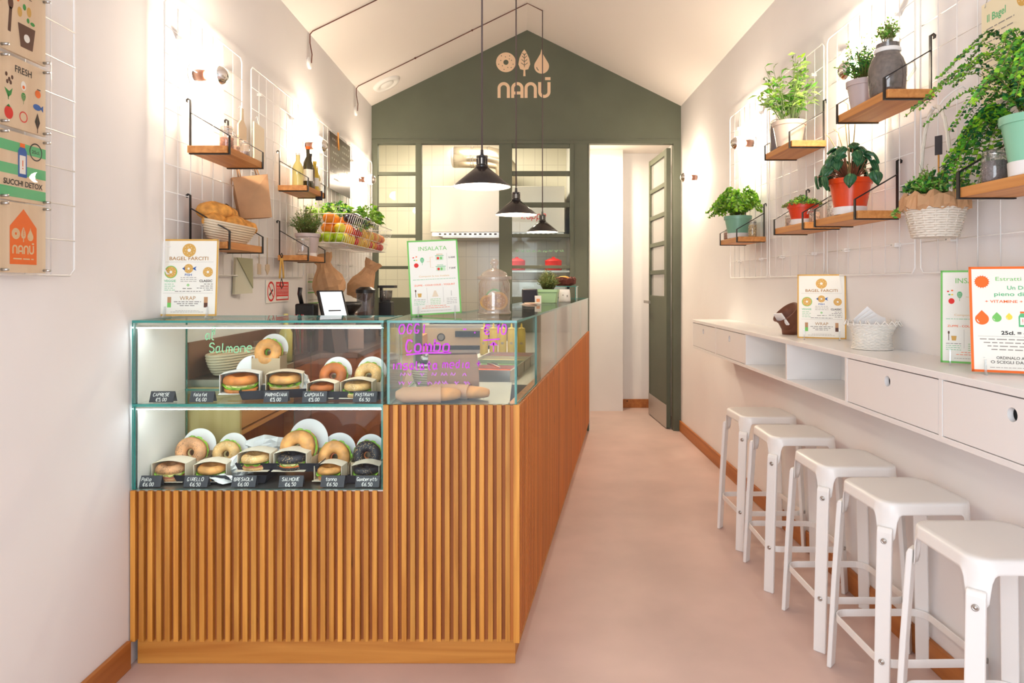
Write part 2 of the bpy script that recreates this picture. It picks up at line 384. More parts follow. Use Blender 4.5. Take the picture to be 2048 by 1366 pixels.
glazed(1, XL, -1.003, -1.435, -1.062, [(2.821, 2.548), (2.517, 2.241), (2.207, 1.932), (1.902, 1.622), (1.593, 1.312)])
w2 = glazed(2, -0.241, 0.63, -0.113, 0.457, [(2.787, 2.558), (2.512, 2.249), (2.202, 1.939), (1.905, 1.629), (1.597, 1.319)])
m = MB(); m.M = T(-0.1945, -YB, 0)
d = Draw(m, T(0, YB + 0.024, 0) @ FACE); M_redink = mat('red_marker', (206, 70, 72), 0.6); M_greenink = mat('green_marker', (150, 206, 150), 0.6)
d.hand('Zuppe', -0.02, 2.09, 0.07, M_redink, w=0.008)
for k in range(9): d.line([(-0.08 + k * 0.055 + a * 0.009, 1.77 + 0.012 * math.sin(a * 2.1 + k)) for a in range(5)], 0.005, M_greenink)
m.build('marker_lettering', w2)
# door to the corridor, standing open
dr = bpy.data.objects.new('door_1', None); COL.objects.link(dr); struct(dr); dr.location = (1.468, YB + 0.09, 0); dr.rotation_euler = (0, 0, R(92.5))
m = MB(); DW = 0.77; DZ = 2.80
pz = [(2.74, 2.475), (2.43, 2.18), (2.135, 1.885), (1.84, 1.59), (1.545, 1.32)]
m.box(0, 0.09, 0, 0.045, 0.01, DZ, M_green); m.box(DW - 0.05, DW, 0, 0.045, 0.01, DZ, M_green)
zs = [DZ] + [z for r in pz for z in r] + [0.01]
for a, b in zip(zs[0::2], zs[1::2]): m.box(0.09, DW - 0.05, 0.004, 0.041, b, a, M_green)
m.build('door_leaf', dr, bevel=0.003)
for a, b in pz:
    m = MB(); m.box(0.09, DW - 0.05, 0.02, 0.025, b, a, glass('frosted_glass', (235, 235, 235), 0.08, 0.9, body=0.35, bodyc=(225, 222, 220))); m.build('pane', dr)
m = MB(); m.box(0.0, DW, 0.045, 0.048, 0.01, 0.24, M_steelm); m.build('kick_plate', dr)
m = MB(); m.tube([(DW - 0.035, 0.045, 1.25), (DW - 0.035, 0.10, 1.25)], 0.01, M_steel); m.box(DW - 0.26, DW - 0.01, 0.088, 0.104, 1.235, 1.265, M_steel); m.build('door_handle', dr)
m = MB(); m.box(XL + 0.001, XL + 0.017, YF, 2.56, 0.001, 0.105, M_base); struct(m.build('baseboard_left', bevel=0.002))
m = MB(); m.box(XR - 0.017, XR - 0.001, YF, YB - 0.001, 0.001, 0.105, M_base); struct(m.build('baseboard_right', bevel=0.002))
# kitchen and corridor beyond the back wall
M_tile = tile_mat('white_tile', (232, 226, 208), (205, 198, 182), 0.15, 0.30)
YK = 8.9
m = MB(); m.box(-1.9, 0.60, YK, YK + 0.1, 0, 3.5, M_tile); struct(m.build('wall_kitchen_back'))
m = MB(); m.box(-2.0, -1.9, YB + t, YK, 0, 3.5, M_whitem); struct(m.build('wall_kitchen_left'))
m = MB(); m.box(-2.0, XL - 0.001, YB, YB + t, 0, 3.5, M_whitem); struct(m.build('wall_kitchen_front'))
m = MB(); m.box(0.56, 0.66, YB + t, YK, 0, 3.5, M_whitem); struct(m.build('wall_kitchen_right'))
m = MB(); m.box(-2.0, 0.66, YB + t, YK, 3.4, 3.5, M_ceil); struct(m.build('ceiling_kitchen'))
m = MB(); m.box(0.66, 1.13, 7.73, 7.83, 0, 3.0, M_wall); m.box(1.11, 1.13, 7.83, 7.95, 0, 3.0, M_wall); m.box(1.13, 2.0, 7.95, 8.05, 0, 3.0, M_wall); struct(m.build('wall_corridor_back'))
m = MB(); m.box(1.62, 1.72, YB + t, 8.4, 0, 3.0, M_wall); struct(m.build('wall_corridor_right'))
m = MB(); m.box(0.66, 1.72, YB + t, 8.5, 2.97, 3.05, M_ceil); struct(m.build('ceiling_corridor'))
m = MB(); m.box(1.131, 1.62, 7.93, 7.949, 0.001, 0.1, M_base); struct(m.build('baseboard_corridor'))
def downlight(name, x, y, z, r, e, label, c=(255, 236, 205)):
    o = thing(name, label, 'ceiling light', (x, y, z))
    b = MB(); b.lathe([(r, 0), (r * 1.25, 0), (r * 1.25, -0.008), (r, -0.012), (r, 0)], M_whitem, 20); b.build('rim', o)
    b = MB(); b.lathe([(0, -0.006), (r, -0.006)], mat('lamp_%s' % name, c, emit=(c, e)), 20); b.build('diffuser', o)
downlight('downlight', 0.78, 7.2, 2.969, 0.05, 1300, 'small round downlight in the corridor ceiling beyond the doorway')
kl = thing('ceiling_light', 'square white light panel on the kitchen ceiling', 'ceiling light', (-0.7, 7.8, 3.399))
b = MB(); b.box(-0.4, 0.4, -0.3, 0.3, -0.05, 0, M_whitem); b.build('housing', kl)
b = MB(); b.box(-0.38, 0.38, -0.28, 0.28, -0.056, -0.0505, mat('kitchen_panel', (255, 240, 214), emit=((255, 240, 216), 50))); b.build('diffuser', kl)

# emblem ---------------------------------------------------------------
def emblem(d, cx, cy, s, m, mh, z=1, word=True, sub=False):
    """bagel, leaf and drop above the four rounded letters; s = full width"""
    u = s / 110.0; P = lambda x, y: (cx + (x - 55) * u, cy + y * u)
    x, y = P(17, 72); d.ring(x, y, 5.2 * u, 20 * u, m, z, 32)
    for a, r in ((20, 12), (60, 15), (95, 11), (125, 16), (160, 11), (195, 15), (225, 10), (255, 15), (290, 11), (315, 15), (345, 15), (45, 9.5)):
        d.disc(x + r * u * math.cos(R(a)), y + r * u * math.sin(R(a)), 1.1 * u, mh, z=z + 1, n=6)
    lf = [(54, 56), (46, 58), (42, 68), (44, 80), (50, 93), (54, 98), (58, 93), (64, 80), (66, 68), (62, 58)]
    d.poly([P(*p) for p in lf], m, z); d.poly([P(*p) for p in ((52, 44), (56.5, 44), (56, 57), (52.5, 57))], m, z)
    d.line([P(54.3, 62), P(54.3, 90)], 1.2 * u, mh, z + 1)
    for k in (66, 73, 80, 86): d.line([P(47.5 + (k - 66) * 0.14, k + 5), P(54.3, k), P(61 - (k - 66) * 0.14, k + 5)], 1.2 * u, mh, z + 1)
    dp = [P(89, 99)] + [P(89 + 15 * math.cos(R(a)), 64 + 15 * math.sin(R(a))) for a in range(35, -216, -12)]
    dp.insert(1, P(91.5, 89)); dp.insert(2, P(98, 78)); dp += [P(80, 78), P(86.5, 89)]
    d.poly(dp, m, z); d.ring(*P(89, 64), 9.4 * u, 11 * u, mh, z + 1, 8, 190, 235)
    if word:
        w = 6.2; ro = 12.5
        for k, x0 in enumerate((0, 27.5, 54.5)):
            x, y = P(x0 + ro, 32 - ro); d.ring(x, y, (ro - w) * u, ro * u, m, z, 16, 0, 180)
            for xx in (x0, x0 + 2 * ro - w): d.rect(*P(xx, 0), *P(xx + w, 32 - ro), m, z)
            if k == 1: d.rect(*P(x0 + w, 7), *P(x0 + 2 * ro - w, 13), m, z)
        x0 = 82; x, y = P(x0 + ro, ro); d.ring(x, y, (ro - w) * u, ro * u, m, z, 16, 180, 360)
        for xx in (x0, x0 + 2 * ro - w): d.rect(*P(xx, ro), *P(xx + w, 32), m, z)
        d.rect(*P(x0 + 14, 36), *P(x0 + 25, 42), m, z)
def donut(d, x, y, r, m=None, mh=None, z=1, n=24):
    m = m or M_ochre; mh = mh or M_pwhite
    d.ring(x, y, r * 0.26, r, m, z, n)
    for k in range(11): a = k * 2 * PI / 11 + 0.2; rr = r * (0.5 if k % 2 else 0.76); d.disc(x + rr * math.cos(a), y + rr * math.sin(a), r * 0.055, mh, z=z + 1, n=6)
m = MB(); M_cut = mat('birch_cutout', (232, 200, 166), 0.6); d = Draw(m, FACE)
emblem(d, 0, 0, 0.535, M_cut, M_green)
tag(m.build('wall_emblem'), 'pale wooden emblem and lettering on the green grey gable wall', 'sign', loc=(0.0123, YB - 0.002, 1.45 + 371 * 0.0049154))

# ------------------------------------------------------------ counter
Y1 = 2.571; SL = M_slat
P0 = Vector((-0.0189, Y1, 0)); P1 = Vector((0.644, 6.66, 0)); dd = (P1 - P0).normalized(); LS = (P1 - P0).length
MS = Matrix(((dd.x, -dd.y, 0, P0.x), (dd.y, dd.x, 0, P0.y), (0, 0, 1, 0), (0, 0, 0, 1)))   # x along the aisle side, y inwards
XS = -0.527
cn = thing('counter', 'long pine slatted service counter standing on the pale floor', 'counter', (-0.75, Y1, 0))
CM = cn.location.copy(); OFF = T(-CM.x, -CM.y, 0)
def cpart(name, fn, **k):
    m = MB(); m.M = OFF; fn(m); return m.build(name, cn, **k)
def f(m):
    m.box(XL + 0.002, XS, Y1 + 0.02, Y1 + 0.035, 0.095, 0.663, M_backing)
    x = XL + 0.006
    while x < XS - 0.02: m.box(x, x + 0.0185, Y1, Y1 + 0.02, 0.0946, 0.6655, M_slat); x += 0.0327
cpart('low_cladding', f, bevel=0.0015)
def f(m):
    m.box(XS, P0.x - 0.005, Y1 + 0.02, Y1 + 0.035, 0.095, 0.986, M_backing)
    x = XS + 0.004; m.box(XS - 0.004, XS + 0.016, Y1 - 0.002, Y1 + 0.02, 0.0946, 0.9906, M_slat); x = XS + 0.033
    while x < P0.x - 0.02: m.box(x, x + 0.0185, Y1, Y1 + 0.02, 0.0946, 0.9906, M_slat); x += 0.0327
    m.box(P0.x - 0.02, P0.x + 0.004, Y1 - 0.001, Y1 + 0.02, 0.09, 0.9906, M_slat)
cpart('high_cladding', f, bevel=0.0015)
def f(m):
    m.M = OFF @ MS; m.box(0.02, LS, 0.02, 0.035, 0.095, 0.982, M_backing)
    x = 0.03
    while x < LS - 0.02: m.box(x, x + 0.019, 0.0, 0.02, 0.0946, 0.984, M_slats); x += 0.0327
cpart('aisle_cladding', f)
def f(m):
    m.box(XL + 0.022, P0.x - 0.012, Y1 + 0.022, Y1 + 0.04, 0.0005, 0.094, M_plinth)
    m.M = OFF @ MS; m.box(0.03, LS, 0.024, 0.04, 0.0005, 0.094, M_plinth)
cpart('plinth', f, bevel=0.0015)
def f(m):
    m.box(XL + 0.004, XS, Y1 + 0.036, 2.99, 0.1, 0.660, M_cabx)
    m.box(XS, -0.06, Y1 + 0.036, 3.2, 0.1, 0.975, M_steelm)
cpart('carcass', f)
def f(m):
    m.M = OFF @ MS; m.box(0.66, LS, 0.05, 0.62, 0.02, 0.968, M_steelm)
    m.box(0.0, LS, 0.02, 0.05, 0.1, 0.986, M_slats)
cpart('prep_bench', f)
def f(m):
    m.box(XS + 0.004, P0.x - 0.035, Y1 + 0.034, 3.2, 0.976, 0.986, M_steel)
cpart('display_deck', f)

def pane(m, x0, x1, y0, y1, z0, z1, g=None, e=None):
    g = g or M_glass; e = e or M_edge
    dm = [x1 - x0, y1 - y0, z1 - z0]; ax = dm.index(min(dm))
    vs = [(x0, y0, z0), (x1, y0, z0), (x1, y1, z0), (x0, y1, z0), (x0, y0, z1), (x1, y0, z1), (x1, y1, z1), (x0, y1, z1)]
    fs = {2: [(0, 3, 2, 1), (4, 5, 6, 7)], 1: [(0, 1, 5, 4), (2, 3, 7, 6)], 0: [(1, 2, 6, 5), (3, 0, 4, 7)]}
    for k in fs: m.add(vs, fs[k], g if k == ax else e)
# sandwich cabinet: left, two decks
GT = 1.31; G = 0.009; gx0, gx1 = -1.484, -0.532; gy0, gy1 = 2.577, 2.985; gz0 = 0.668; gs = 0.984
gc = thing('display_case', 'glass sandwich display case with two decks above the low slats', 'display case', (-1.0, gy0, gz0)); GO = T(1.0, -gy0, -gz0)
def gpart(name, fn, par=gc, off=GO, **k):
    m = MB(); m.M = off; fn(m); return m.build(name, par, **k)
gpart('front_pane', lambda m: (pane(m, gx0, gx1, gy0, gy0 + G, gz0, gs - 0.002), pane(m, gx0, gx1, gy0, gy0 + G, gs + G, GT - G)))
gpart('top_pane', lambda m: pane(m, gx0, gx1 + 0.002, gy0, gy1, GT - G, GT))
gpart('glass_shelf', lambda m: pane(m, gx0, gx1, gy0, gy1 - 0.03, gs - 0.001, gs + G))
gpart('side_pane', lambda m: pane(m, gx0 + 0.001, gx0 + G, gy0 + G, gy1, gz0, GT - G))
gpart('side_pane', lambda m: pane(m, gx1 - G, gx1, gy0 + G, gy1, gz0, GT - G))
gpart('deck', lambda m: m.box(gx0, gx1, gy0 + 0.002, gy1, gz0 - 0.006, gz0 - 0.0005, M_steel))
gpart('sliding_door', lambda m: (pane(m, gx0 + 0.01, -0.93, gy1 - 0.012, gy1 - 0.006, gz0, gs - 0.01), pane(m, gx0 + 0.01, -0.93, gy1 - 0.012, gy1 - 0.006, gs + 0.012, GT - 0.012)))
gpart('sliding_door', lambda m: (pane(m, -1.0, gx1 - 0.01, gy1 - 0.024, gy1 - 0.018, gz0, gs - 0.01, M_glassr), pane(m, -1.0, gx1 - 0.01, gy1 - 0.024, gy1 - 0.018, gs + 0.012, GT - 0.012, M_glassr)))
gpart('side_panel', lambda m: m.box(gx0 + G + 0.001, gx0 + G + 0.004, gy0 + 0.02, gy1 - 0.03, gz0, GT - G - 0.002, M_whitem))
for z in (GT - 0.030, gs - 0.014): gpart('light_strip', lambda m: (m.box(gx0 + 0.01, gx1 - 0.01, gy0 + 0.012, gy0 + 0.030, z + 0.003, z + 0.012, M_steelm), m.box(gx0 + 0.01, gx1 - 0.01, gy0 + 0.014, gy0 + 0.028, z - 0.001, z + 0.003, M_led)))
m = MB(); m.M = GO; d = Draw(m, T(0, gy0 - 0.001, 0) @ FACE); M_ginkl = mat('mint_marker', (150, 222, 170), 0.6)
d.hand('al', -1.205, 1.238, 0.034, M_ginkl, w=0.004); d.hand('Salmone', -1.19, 1.19, 0.034, M_ginkl, w=0.004); d.hand('g', -1.18, 1.268, 0.028, M_ginkl, w=0.0035)
m.build('marker_lettering', gc)
# taller glass case: over the high slats and along the aisle
hc = thing('glass_screen', 'long clear glass display along the high front and the aisle side', 'display case', (-0.25, gy0, 0.986)); HO = T(0.25, -gy0, -0.986)
hx0 = -0.518
gpart('front_pane', lambda m: pane(m, hx0, P0.x - 0.010, gy0, gy0 + G, 0.992, GT - G), hc, HO)
gpart('side_pane', lambda m: pane(m, hx0, hx0 + G, gy0 + G, 3.2, 0.99, GT - G), hc, HO)
def f(m):      # top: one plate over the front, one strip along the aisle
    q = MS @ Vector((0, 0.006, 0)); a = [(hx0, gy0), (q.x, q.y)]
    e = MS @ Vector((LS - 0.06, 0.006, 0)); i = MS @ Vector((LS - 0.06, 0.40, 0)); j = MS @ Vector((0.78, 0.40, 0))
    poly = a + [(e.x, e.y), (i.x, i.y), (j.x, j.y), (hx0, 3.25)]
    m.prism(poly, GT - G, GT, M_glass, mside=M_edge)
gpart('top_pane', f, hc, HO)
xs = [0.012, 0.55, 1.35, 2.3, 3.2, LS - 0.07]
for a, b in zip(xs, xs[1:]):
    gpart('aisle_pane', lambda m: (setattr(m, 'M', HO @ MS), pane(m, a, b - 0.003, 0.008, 0.008 + G, 0.987, GT - G, M_glass if a < 0.4 else M_glassa)), hc, HO)
M_pink = mat('magenta_marker', (206, 70, 226), 0.6); M_pinkl = mat('magenta_marker_thin', (206, 120, 226), 0.6)
F1 = Y1 / FW; pp = lambda px, py: ((px - 1047) * F1, H + (567 - py) * F1)
def written(fn): m = MB(); m.M = HO; fn(Draw(m, T(0, gy0 - 0.001, 0) @ FACE)); m.build('marker_lettering', hc)
written(lambda d: d.hand('OGGI', *pp(797, 667), 0.034, M_pink, w=0.005, track=1.8)); written(lambda d: (d.hand('- . € 10', *pp(925, 668), 0.036, M_pink, w=0.005), d.line([pp(966, 681), pp(1000, 678)], 0.005, M_pink)))
written(lambda d: (d.line([pp(987, 704), pp(987, 686)], 0.004, M_pink), d.poly([pp(978, 691), pp(996, 691), pp(987, 683)], M_pink)))
written(lambda d: (d.hand('Combo', *pp(811, 703), 0.044, M_pink, w=0.0065, track=1.6), d.line([pp(812, 710), pp(850, 706), pp(902, 706)], 0.006, M_pink)))
written(lambda d: d.hand('insalata', *pp(785, 739), 0.032, M_pink, w=0.005, track=1.6)); written(lambda d: d.hand('media +', *pp(885, 736), 0.03, M_pink, w=0.004, track=1.6))
def scrib(d, a, b, y):
    x = a
    while x < b: d.line([pp(x + k * 2.4, y + 3.4 * math.sin(k * 2.2 + x)) for k in range(rnd.randint(4, 6))], 0.003, M_pinkl); x += rnd.choice((15, 19, 24))
written(lambda d: scrib(d, 800, 928, 749)); written(lambda d: scrib(d, 797, 940, 766))

# ------------------------------------------------------------ staff side: back counter against the left wall
WZ = 1.024
bc = thing('back_counter', 'pine cabinet row behind the glass case against the wall', 'cabinet', (-1.37, 3.1, 0)); BO = T(1.37, -3.1, 0)
xa, xb = -1.26, -1.03; ya, yb, yc = 3.02, 4.18, 6.45
def f(m):
    m.box(XL + 0.002, xa, ya, ya + 0.02, 0, 0.99, M_cabx); m.box(XL + 0.002, xa - 0.01, ya + 0.02, yb, 0.02, 0.06, M_cab); m.box(XL + 0.002, XL + 0.02, ya + 0.02, yb, 0.06, 0.99, M_backing)
    m.box(XL + 0.002, xa - 0.002, ya + 0.02, yb, 0.77, 0.79, M_cab)
    m.box(XL + 0.002, xb, yb, yb + 0.02, 0, 0.99, M_cab); m.box(XL + 0.002, xb, yb + 0.02, yc, 0.0, 0.99, M_cab)
gpart('carcass', f, bc, BO)
for a, b in ((ya + 0.02, 3.6), (3.604, yb)):
    dw = gpart('drawer', lambda m: m.box(xa - 0.018, xa, a + 0.002, b - 0.002, 0.80, 0.985, M_cab), bc, BO, bevel=0.003)
    m = MB(); m.M = BO @ T(xa, (a + b) / 2, 0.9); m.sphere((0.012, 0, 0), 0.014, M_cabx, 10, 6); m.build('knob', dw)
m = MB(); m.box(XL + 0.002, xa + 0.012, ya - 0.01, yb, 0.991, WZ, M_steel); m.box(XL + 0.002, xb + 0.012, yb, yc, 0.991, WZ, M_steel)
tag(m.build('worktop', bevel=0.003), 'stepped brushed steel worktop lying on the pine back cabinets', 'worktop')
m = MB(); m.box(XL + 0.002, XL + 0.014, ya - 0.01, yc, WZ + 0.001, 1.188, mat('copper_panel', (150, 112, 96), 0.35, metal=0.4)); tag(m.build('splashback'), 'brown metal splashback on the left wall above the worktop', 'splashback')

# ------------------------------------------------------------ wall desk on the right
XD = 1.275; DT = 1.18; DB = 0.966; du = [5.13 - 0.61 * k for k in range(8)]
dk = thing('wall_desk', 'long white wall hung desk with drawers and two open cubbies', 'desk', (1.41, 2.9, DB)); DO = T(-1.41, -2.9, -DB)
gpart('desktop', lambda m: m.box(XD - 0.004, XR - 0.001, du[-1], du[0], DT - 0.022, DT, M_white), dk, DO, bevel=0.002)
def f(m):
    m.box(XD, XR - 0.001, du[-1], du[0], DB, DB + 0.018, M_white); m.box(XR - 0.012, XR - 0.001, du[-1], du[0], DB + 0.018, DT - 0.022, M_white)
    for y in du: y = min(max(y, du[-1] + 0.009), du[0] - 0.009); m.box(XD, XR - 0.012, y - 0.009, y + 0.009, DB + 0.018, DT - 0.022, M_white)
gpart('carcass', f, dk, DO, bevel=0.001)
def hole_front(m, y0, y1, z0, z1, x, th, r, mt):
    cy, cz = (y0 + y1) / 2, z0 + (z1 - z0) * 0.72; n = 32; ci = []; rc = []
    for k in range(n):
        a = 2 * PI * (k + 0.5) / n; c, s = math.cos(a), math.sin(a)
        tx = [(y1 - cy) / c if c > 0 else (y0 - cy) / c, (z1 - cz) / s if s > 0 else (z0 - cz) / s]; q = min(tx)
        ci.append((cy + r * c, cz + r * s)); rc.append((cy + q * c, cz + q * s))
    # put corners on the outer loop
    for (yy, zz) in ((y0, z0), (y1, z0), (y1, z1), (y0, z1)):
        k = min(range(n), key=lambda i: (rc[i][0] - yy) ** 2 + (rc[i][1] - zz) ** 2); rc[k] = (yy, zz)
    vs = [(x, *p) for p in ci] + [(x, *p) for p in rc] + [(x + th, *p) for p in ci] + [(x + th, *p) for p in rc]; fs = []
    for k in range(n):
        j = (k + 1) % n; fs += [(k, j, n + j, n + k), (2 * n + j, 2 * n + k, 3 * n + k, 3 * n + j), (k, 2 * n + k, 2 * n + j, j), (n + k, n + j, 3 * n + j, 3 * n + k)]
    m.add(vs, fs, mt)
for k in (0, 1, 4, 5, 6):
    if k >= 7: break
    y1_, y0_ = du[k] - 0.012, du[k + 1] + 0.012
    gpart('drawer', lambda m: (hole_front(m, y0_, y1_, DB + 0.021, DT - 0.026, XD + 0.001, 0.016, 0.019, M_white), m.box(XD + 0.1, XD + 0.104, y0_, y1_, DB + 0.021, DT - 0.03, M_white)), dk, DO)

# ------------------------------------------------------------ stools
M_stool = mat('white_enamel', (238, 236, 233), 0.3, spec=0.5)
def rsq(h, r, n=8):
    pts = []
    for q in range(4):
        cx, cy = [(h - r, h - r), (-(h - r), h - r), (-(h - r), -(h - r)), (h - r, -(h - r))][q]
        for i in range(n + 1): a = R(90 * q + 90 * i / n); pts.append((cx + r * math.cos(a), cy + r * math.sin(a)))
    return pts
def make_stool(label):
    o = thing('bar_stool', label, 'stool', (0, 0, 0), 0, 'white bar stools under the wall desk')
    m = MB(); SZ = 0.722; hs = 0.158; rc = 0.06
    # seat: cushioned plate with a skirt that runs down into an arm at each corner
    base = rsq(hs, rc, 14); dense = []
    for i in range(len(base)):
        a, b = base[i], base[(i + 1) % len(base)]; L = math.hypot(b[0] - a[0], b[1] - a[1]); k = max(1, int(L / 0.006))
        for q in range(k): dense.append((a[0] + (b[0] - a[0]) * q / k, a[1] + (b[1] - a[1]) * q / k))
    n = len(dense); rows = []
    def row(sc, zf): rows.append([(x * sc, y * sc, zf(x, y) if callable(zf) else zf) for x, y in dense])
    row(0.55, SZ - 0.003); row(0.86, SZ - 0.0015); row(0.965, SZ - 0.002); row(0.99, SZ - 0.006)
    def drop(x, y, full=0.09):
        dgn = math.hypot(abs(x) - hs, abs(y) - hs); d0 = 0.0395    # distance from the corner
        w = (dgn - d0) / 0.026
        return full if w < 0 else full * (0.62 * (1 - w) ** 3 + 0.38 * (1 - w) ** 8) if w < 1 else 0
    row(1.0, SZ - 0.013)
    for q in (0.25, 0.5, 0.75, 1.0): row(1.0 + 0.03 * q, lambda x, y, q=q: SZ - 0.013 - (0.026 + drop(x, y)) * q)
    vs = [p for r_ in rows for p in r_]; fs = [tuple(range(n))]
    for a in range(len(rows) - 1):
        for k in range(n): fs.append((a * n + k, (a + 1) * n + k, (a + 1) * n + (k + 1) % n, a * n + (k + 1) % n))
    m.add(vs, fs, M_stool, True)
    s = m.build('seat', o); so = s.modifiers.new('solid', 'SOLIDIFY'); so.thickness = 0.003; so.offset = -1
    for q in range(4):
        m = MB(); m.M = RZ(45 + 90 * q); w = 0.0235
        prof = [(0.2035, 0.640), (0.2035, 0.625), (0.222, 0.35), (0.241, 0.0)]
        th = [0.012, 0.018, 0.018, 0.017]
        vs = []; fs = []
        for (r_, z), t_ in zip(prof, th): vs += [(r_, -w, z), (r_ + t_, -w, z), (r_ + t_, w, z), (r_, w, z)]
        for a in range(3):
            for k in range(4): fs.append((a * 4 + k, a * 4 + (k + 1) % 4, a * 4 + 4 + (k + 1) % 4, a * 4 + 4 + k))
        fs += [(3, 2, 1, 0), (12, 13, 14, 15)]; m.add(vs, fs, M_stool)
        lg = m.build('leg', o, bevel=0.004)
        for z, r_ in ((0.598, 0.2235), (0.208, 0.2475)):
            m = MB(); m.M = RZ(45 + 90 * q) @ T(r_, 0, z) @ RY(90); m.lathe([(0, 0.003), (0.004, 0.003), (0.0045, 0.001), (0.006, 0.001), (0.0085, 0.0035), (0.0095, 0.0)], M_steel, 12); m.build('screw', lg)
    m = MB(); ring = [(x, y, 0.2) for x, y in rsq(0.1735, 0.05, 6)]; m.bar(ring, 0.028, 0.005, M_stool, closed=True)
    m.build('foot_ring', o, bevel=0.0015)
    return o
ys = (3.867, 3.369, 2.854, 2.41, 1.945)
labs = ('white metal bar stool in the row under the desk, closest to the corridor door', 'white metal bar stool, second from the corridor door', 'white metal bar stool in the middle of the row of five',
        'white metal bar stool, fourth from the corridor door', 'white metal bar stool at the end of the row, cut by the picture edge')
st0 = make_stool(labs[0])
for k, y in enumerate(ys):
    o = st0 if k == 0 else dup(st0, label=labs[k]); o.location = (1.343 + (0.004, -0.008, 0.0, 0.004, 0.002)[k], y, 0); o.rotation_euler = (0, 0, R((1, -1.5, 0, 1, 0)[k]))

# ------------------------------------------------------------ wire grids on the walls
def grid(y0, ncol, z0, nrow, left, label, cw=0.109, ch=0.113):
    x = (XL + 0.028) if left else (XR - 0.028); L = ncol * cw; Hh = nrow * ch
    o = thing('wire_grid', label, 'wire grid', (x, y0, z0), 0, 'white wire grid panels')
    m = MB(); r0 = 0.0036; c = 0.02
    m.tube([(0, c, 0), (0, L - c, 0), (0, L, c), (0, L, Hh - c), (0, L - c, Hh), (0, c, Hh), (0, 0, Hh - c), (0, 0, c)], r0, M_wire, 6, True); m.build('frame', o)
    m = MB()
    for k in range(1, ncol): m.tube([(0, k * cw, 0), (0, k * cw, Hh)], 0.002, M_wire, 5)
    for k in range(1, nrow): m.tube([(0.003, 0, k * ch), (0.003, L, k * ch)], 0.002, M_wire, 5)
    m.build('mesh_wires', o)
    s = -1 if left else 1
    for (yy, zz) in ((cw * 1.5, ch), (L - cw * 1.5, ch), (cw * 1.5, Hh - ch), (L - cw * 1.5, Hh - ch)):
        m = MB(); m.M = T(0, yy, zz); m.box(min(0, s * 0.0265), max(0, s * 0.0265), -0.018, 0.018, -0.008, 0.008, M_wire); m.sphere((-s * 0.001, 0.006, 0), 0.003, M_steel, 6, 4); m.build('clip', o)
grid(1.346, 8, 1.475, 10, True, 'white wire grid behind the four printed boards')
grid(2.776, 7, 1.49, 10, True, 'white wire grid behind the bread shelf')
grid(3.66, 8, 1.49, 10, True, 'white wire grid behind the bottle shelf')
grid(4.76, 8, 1.49, 10, True, 'white wire grid behind the chalk board and fruit baskets')
grid(5.70, 8, 1.49, 10, True, 'white wire grid next to the green back wall on the left')
for k, lb in enumerate(('white wire grid by the corridor wall bulb on the right wall', 'white wire grid behind the two upper plant shelves on the right wall', 'white wire grid behind the white wicker basket', 'white wire grid behind the yellow paper poster')):
    grid(4.24 - 0.80 * k, 7, 1.49, 10.5 and 10, False, lb, ch=0.118)

# ------------------------------------------------------------ wall bulbs
M_bulb = mat('bulb_glow', (255, 214, 160), emit=((255, 234, 206), BULB)); M_bronze = mat('bronze_socket', (58, 34, 24), 0.35, metal=0.5)
M_mirror = mat('mirror_crown', (235, 230, 225), 0.06, metal=1)
def sconce(y, left, label):
    x = XL if left else XR
    o = thing('wall_bulb', label, 'wall lamp', (x, y, 2.39), 0 if left else PI, 'half mirrored bulbs on the walls')
    m = MB(); m.M = RY(90); m.lathe([(0.001, 0.0), (0.05, 0.0), (0.05, 0.008), (0.0, 0.010)], M_white, 20); m.build('wall_plate', o)
    m = MB(); m.M = RY(90); m.lathe([(0, 0.008), (0.024, 0.008), (0.027, 0.03), (0.024, 0.055), (0.02, 0.062), (0, 0.062)], M_bronze, 18); m.build('socket', o)
    m = MB(); m.M = T(0.115, 0, 0) @ RY(90); r = 0.044
    pr = [(0.013, -0.055), (0.017, -0.046)] + [(r * math.sin(PI * a / 12), -r * math.cos(PI * a / 12)) for a in range(3, 8)]
    m.lathe(pr, M_bulb, 16); m.build('bulb', o)
    m = MB(); m.M = T(0.115, 0, 0) @ RY(90); m.lathe([(r * math.sin(PI * a / 12), -r * math.cos(PI * a / 12)) for a in range(7, 13)], M_mirror, 20); m.build('mirror_cap', o)
for y, w in ((3.07, 'above the jar shelf'), (4.64, 'above the bottle shelf'), (6.15, 'beside the green back wall')): sconce(y, True, 'glowing half mirrored bulb on the left wall ' + w)
for y, w in ((3.0, 'between the two upper plant shelves'), (4.56, 'past the sage plant'), (6.03, 'beside the corridor door')): sconce(y, False, 'glowing half mirrored bulb on the right wall ' + w)

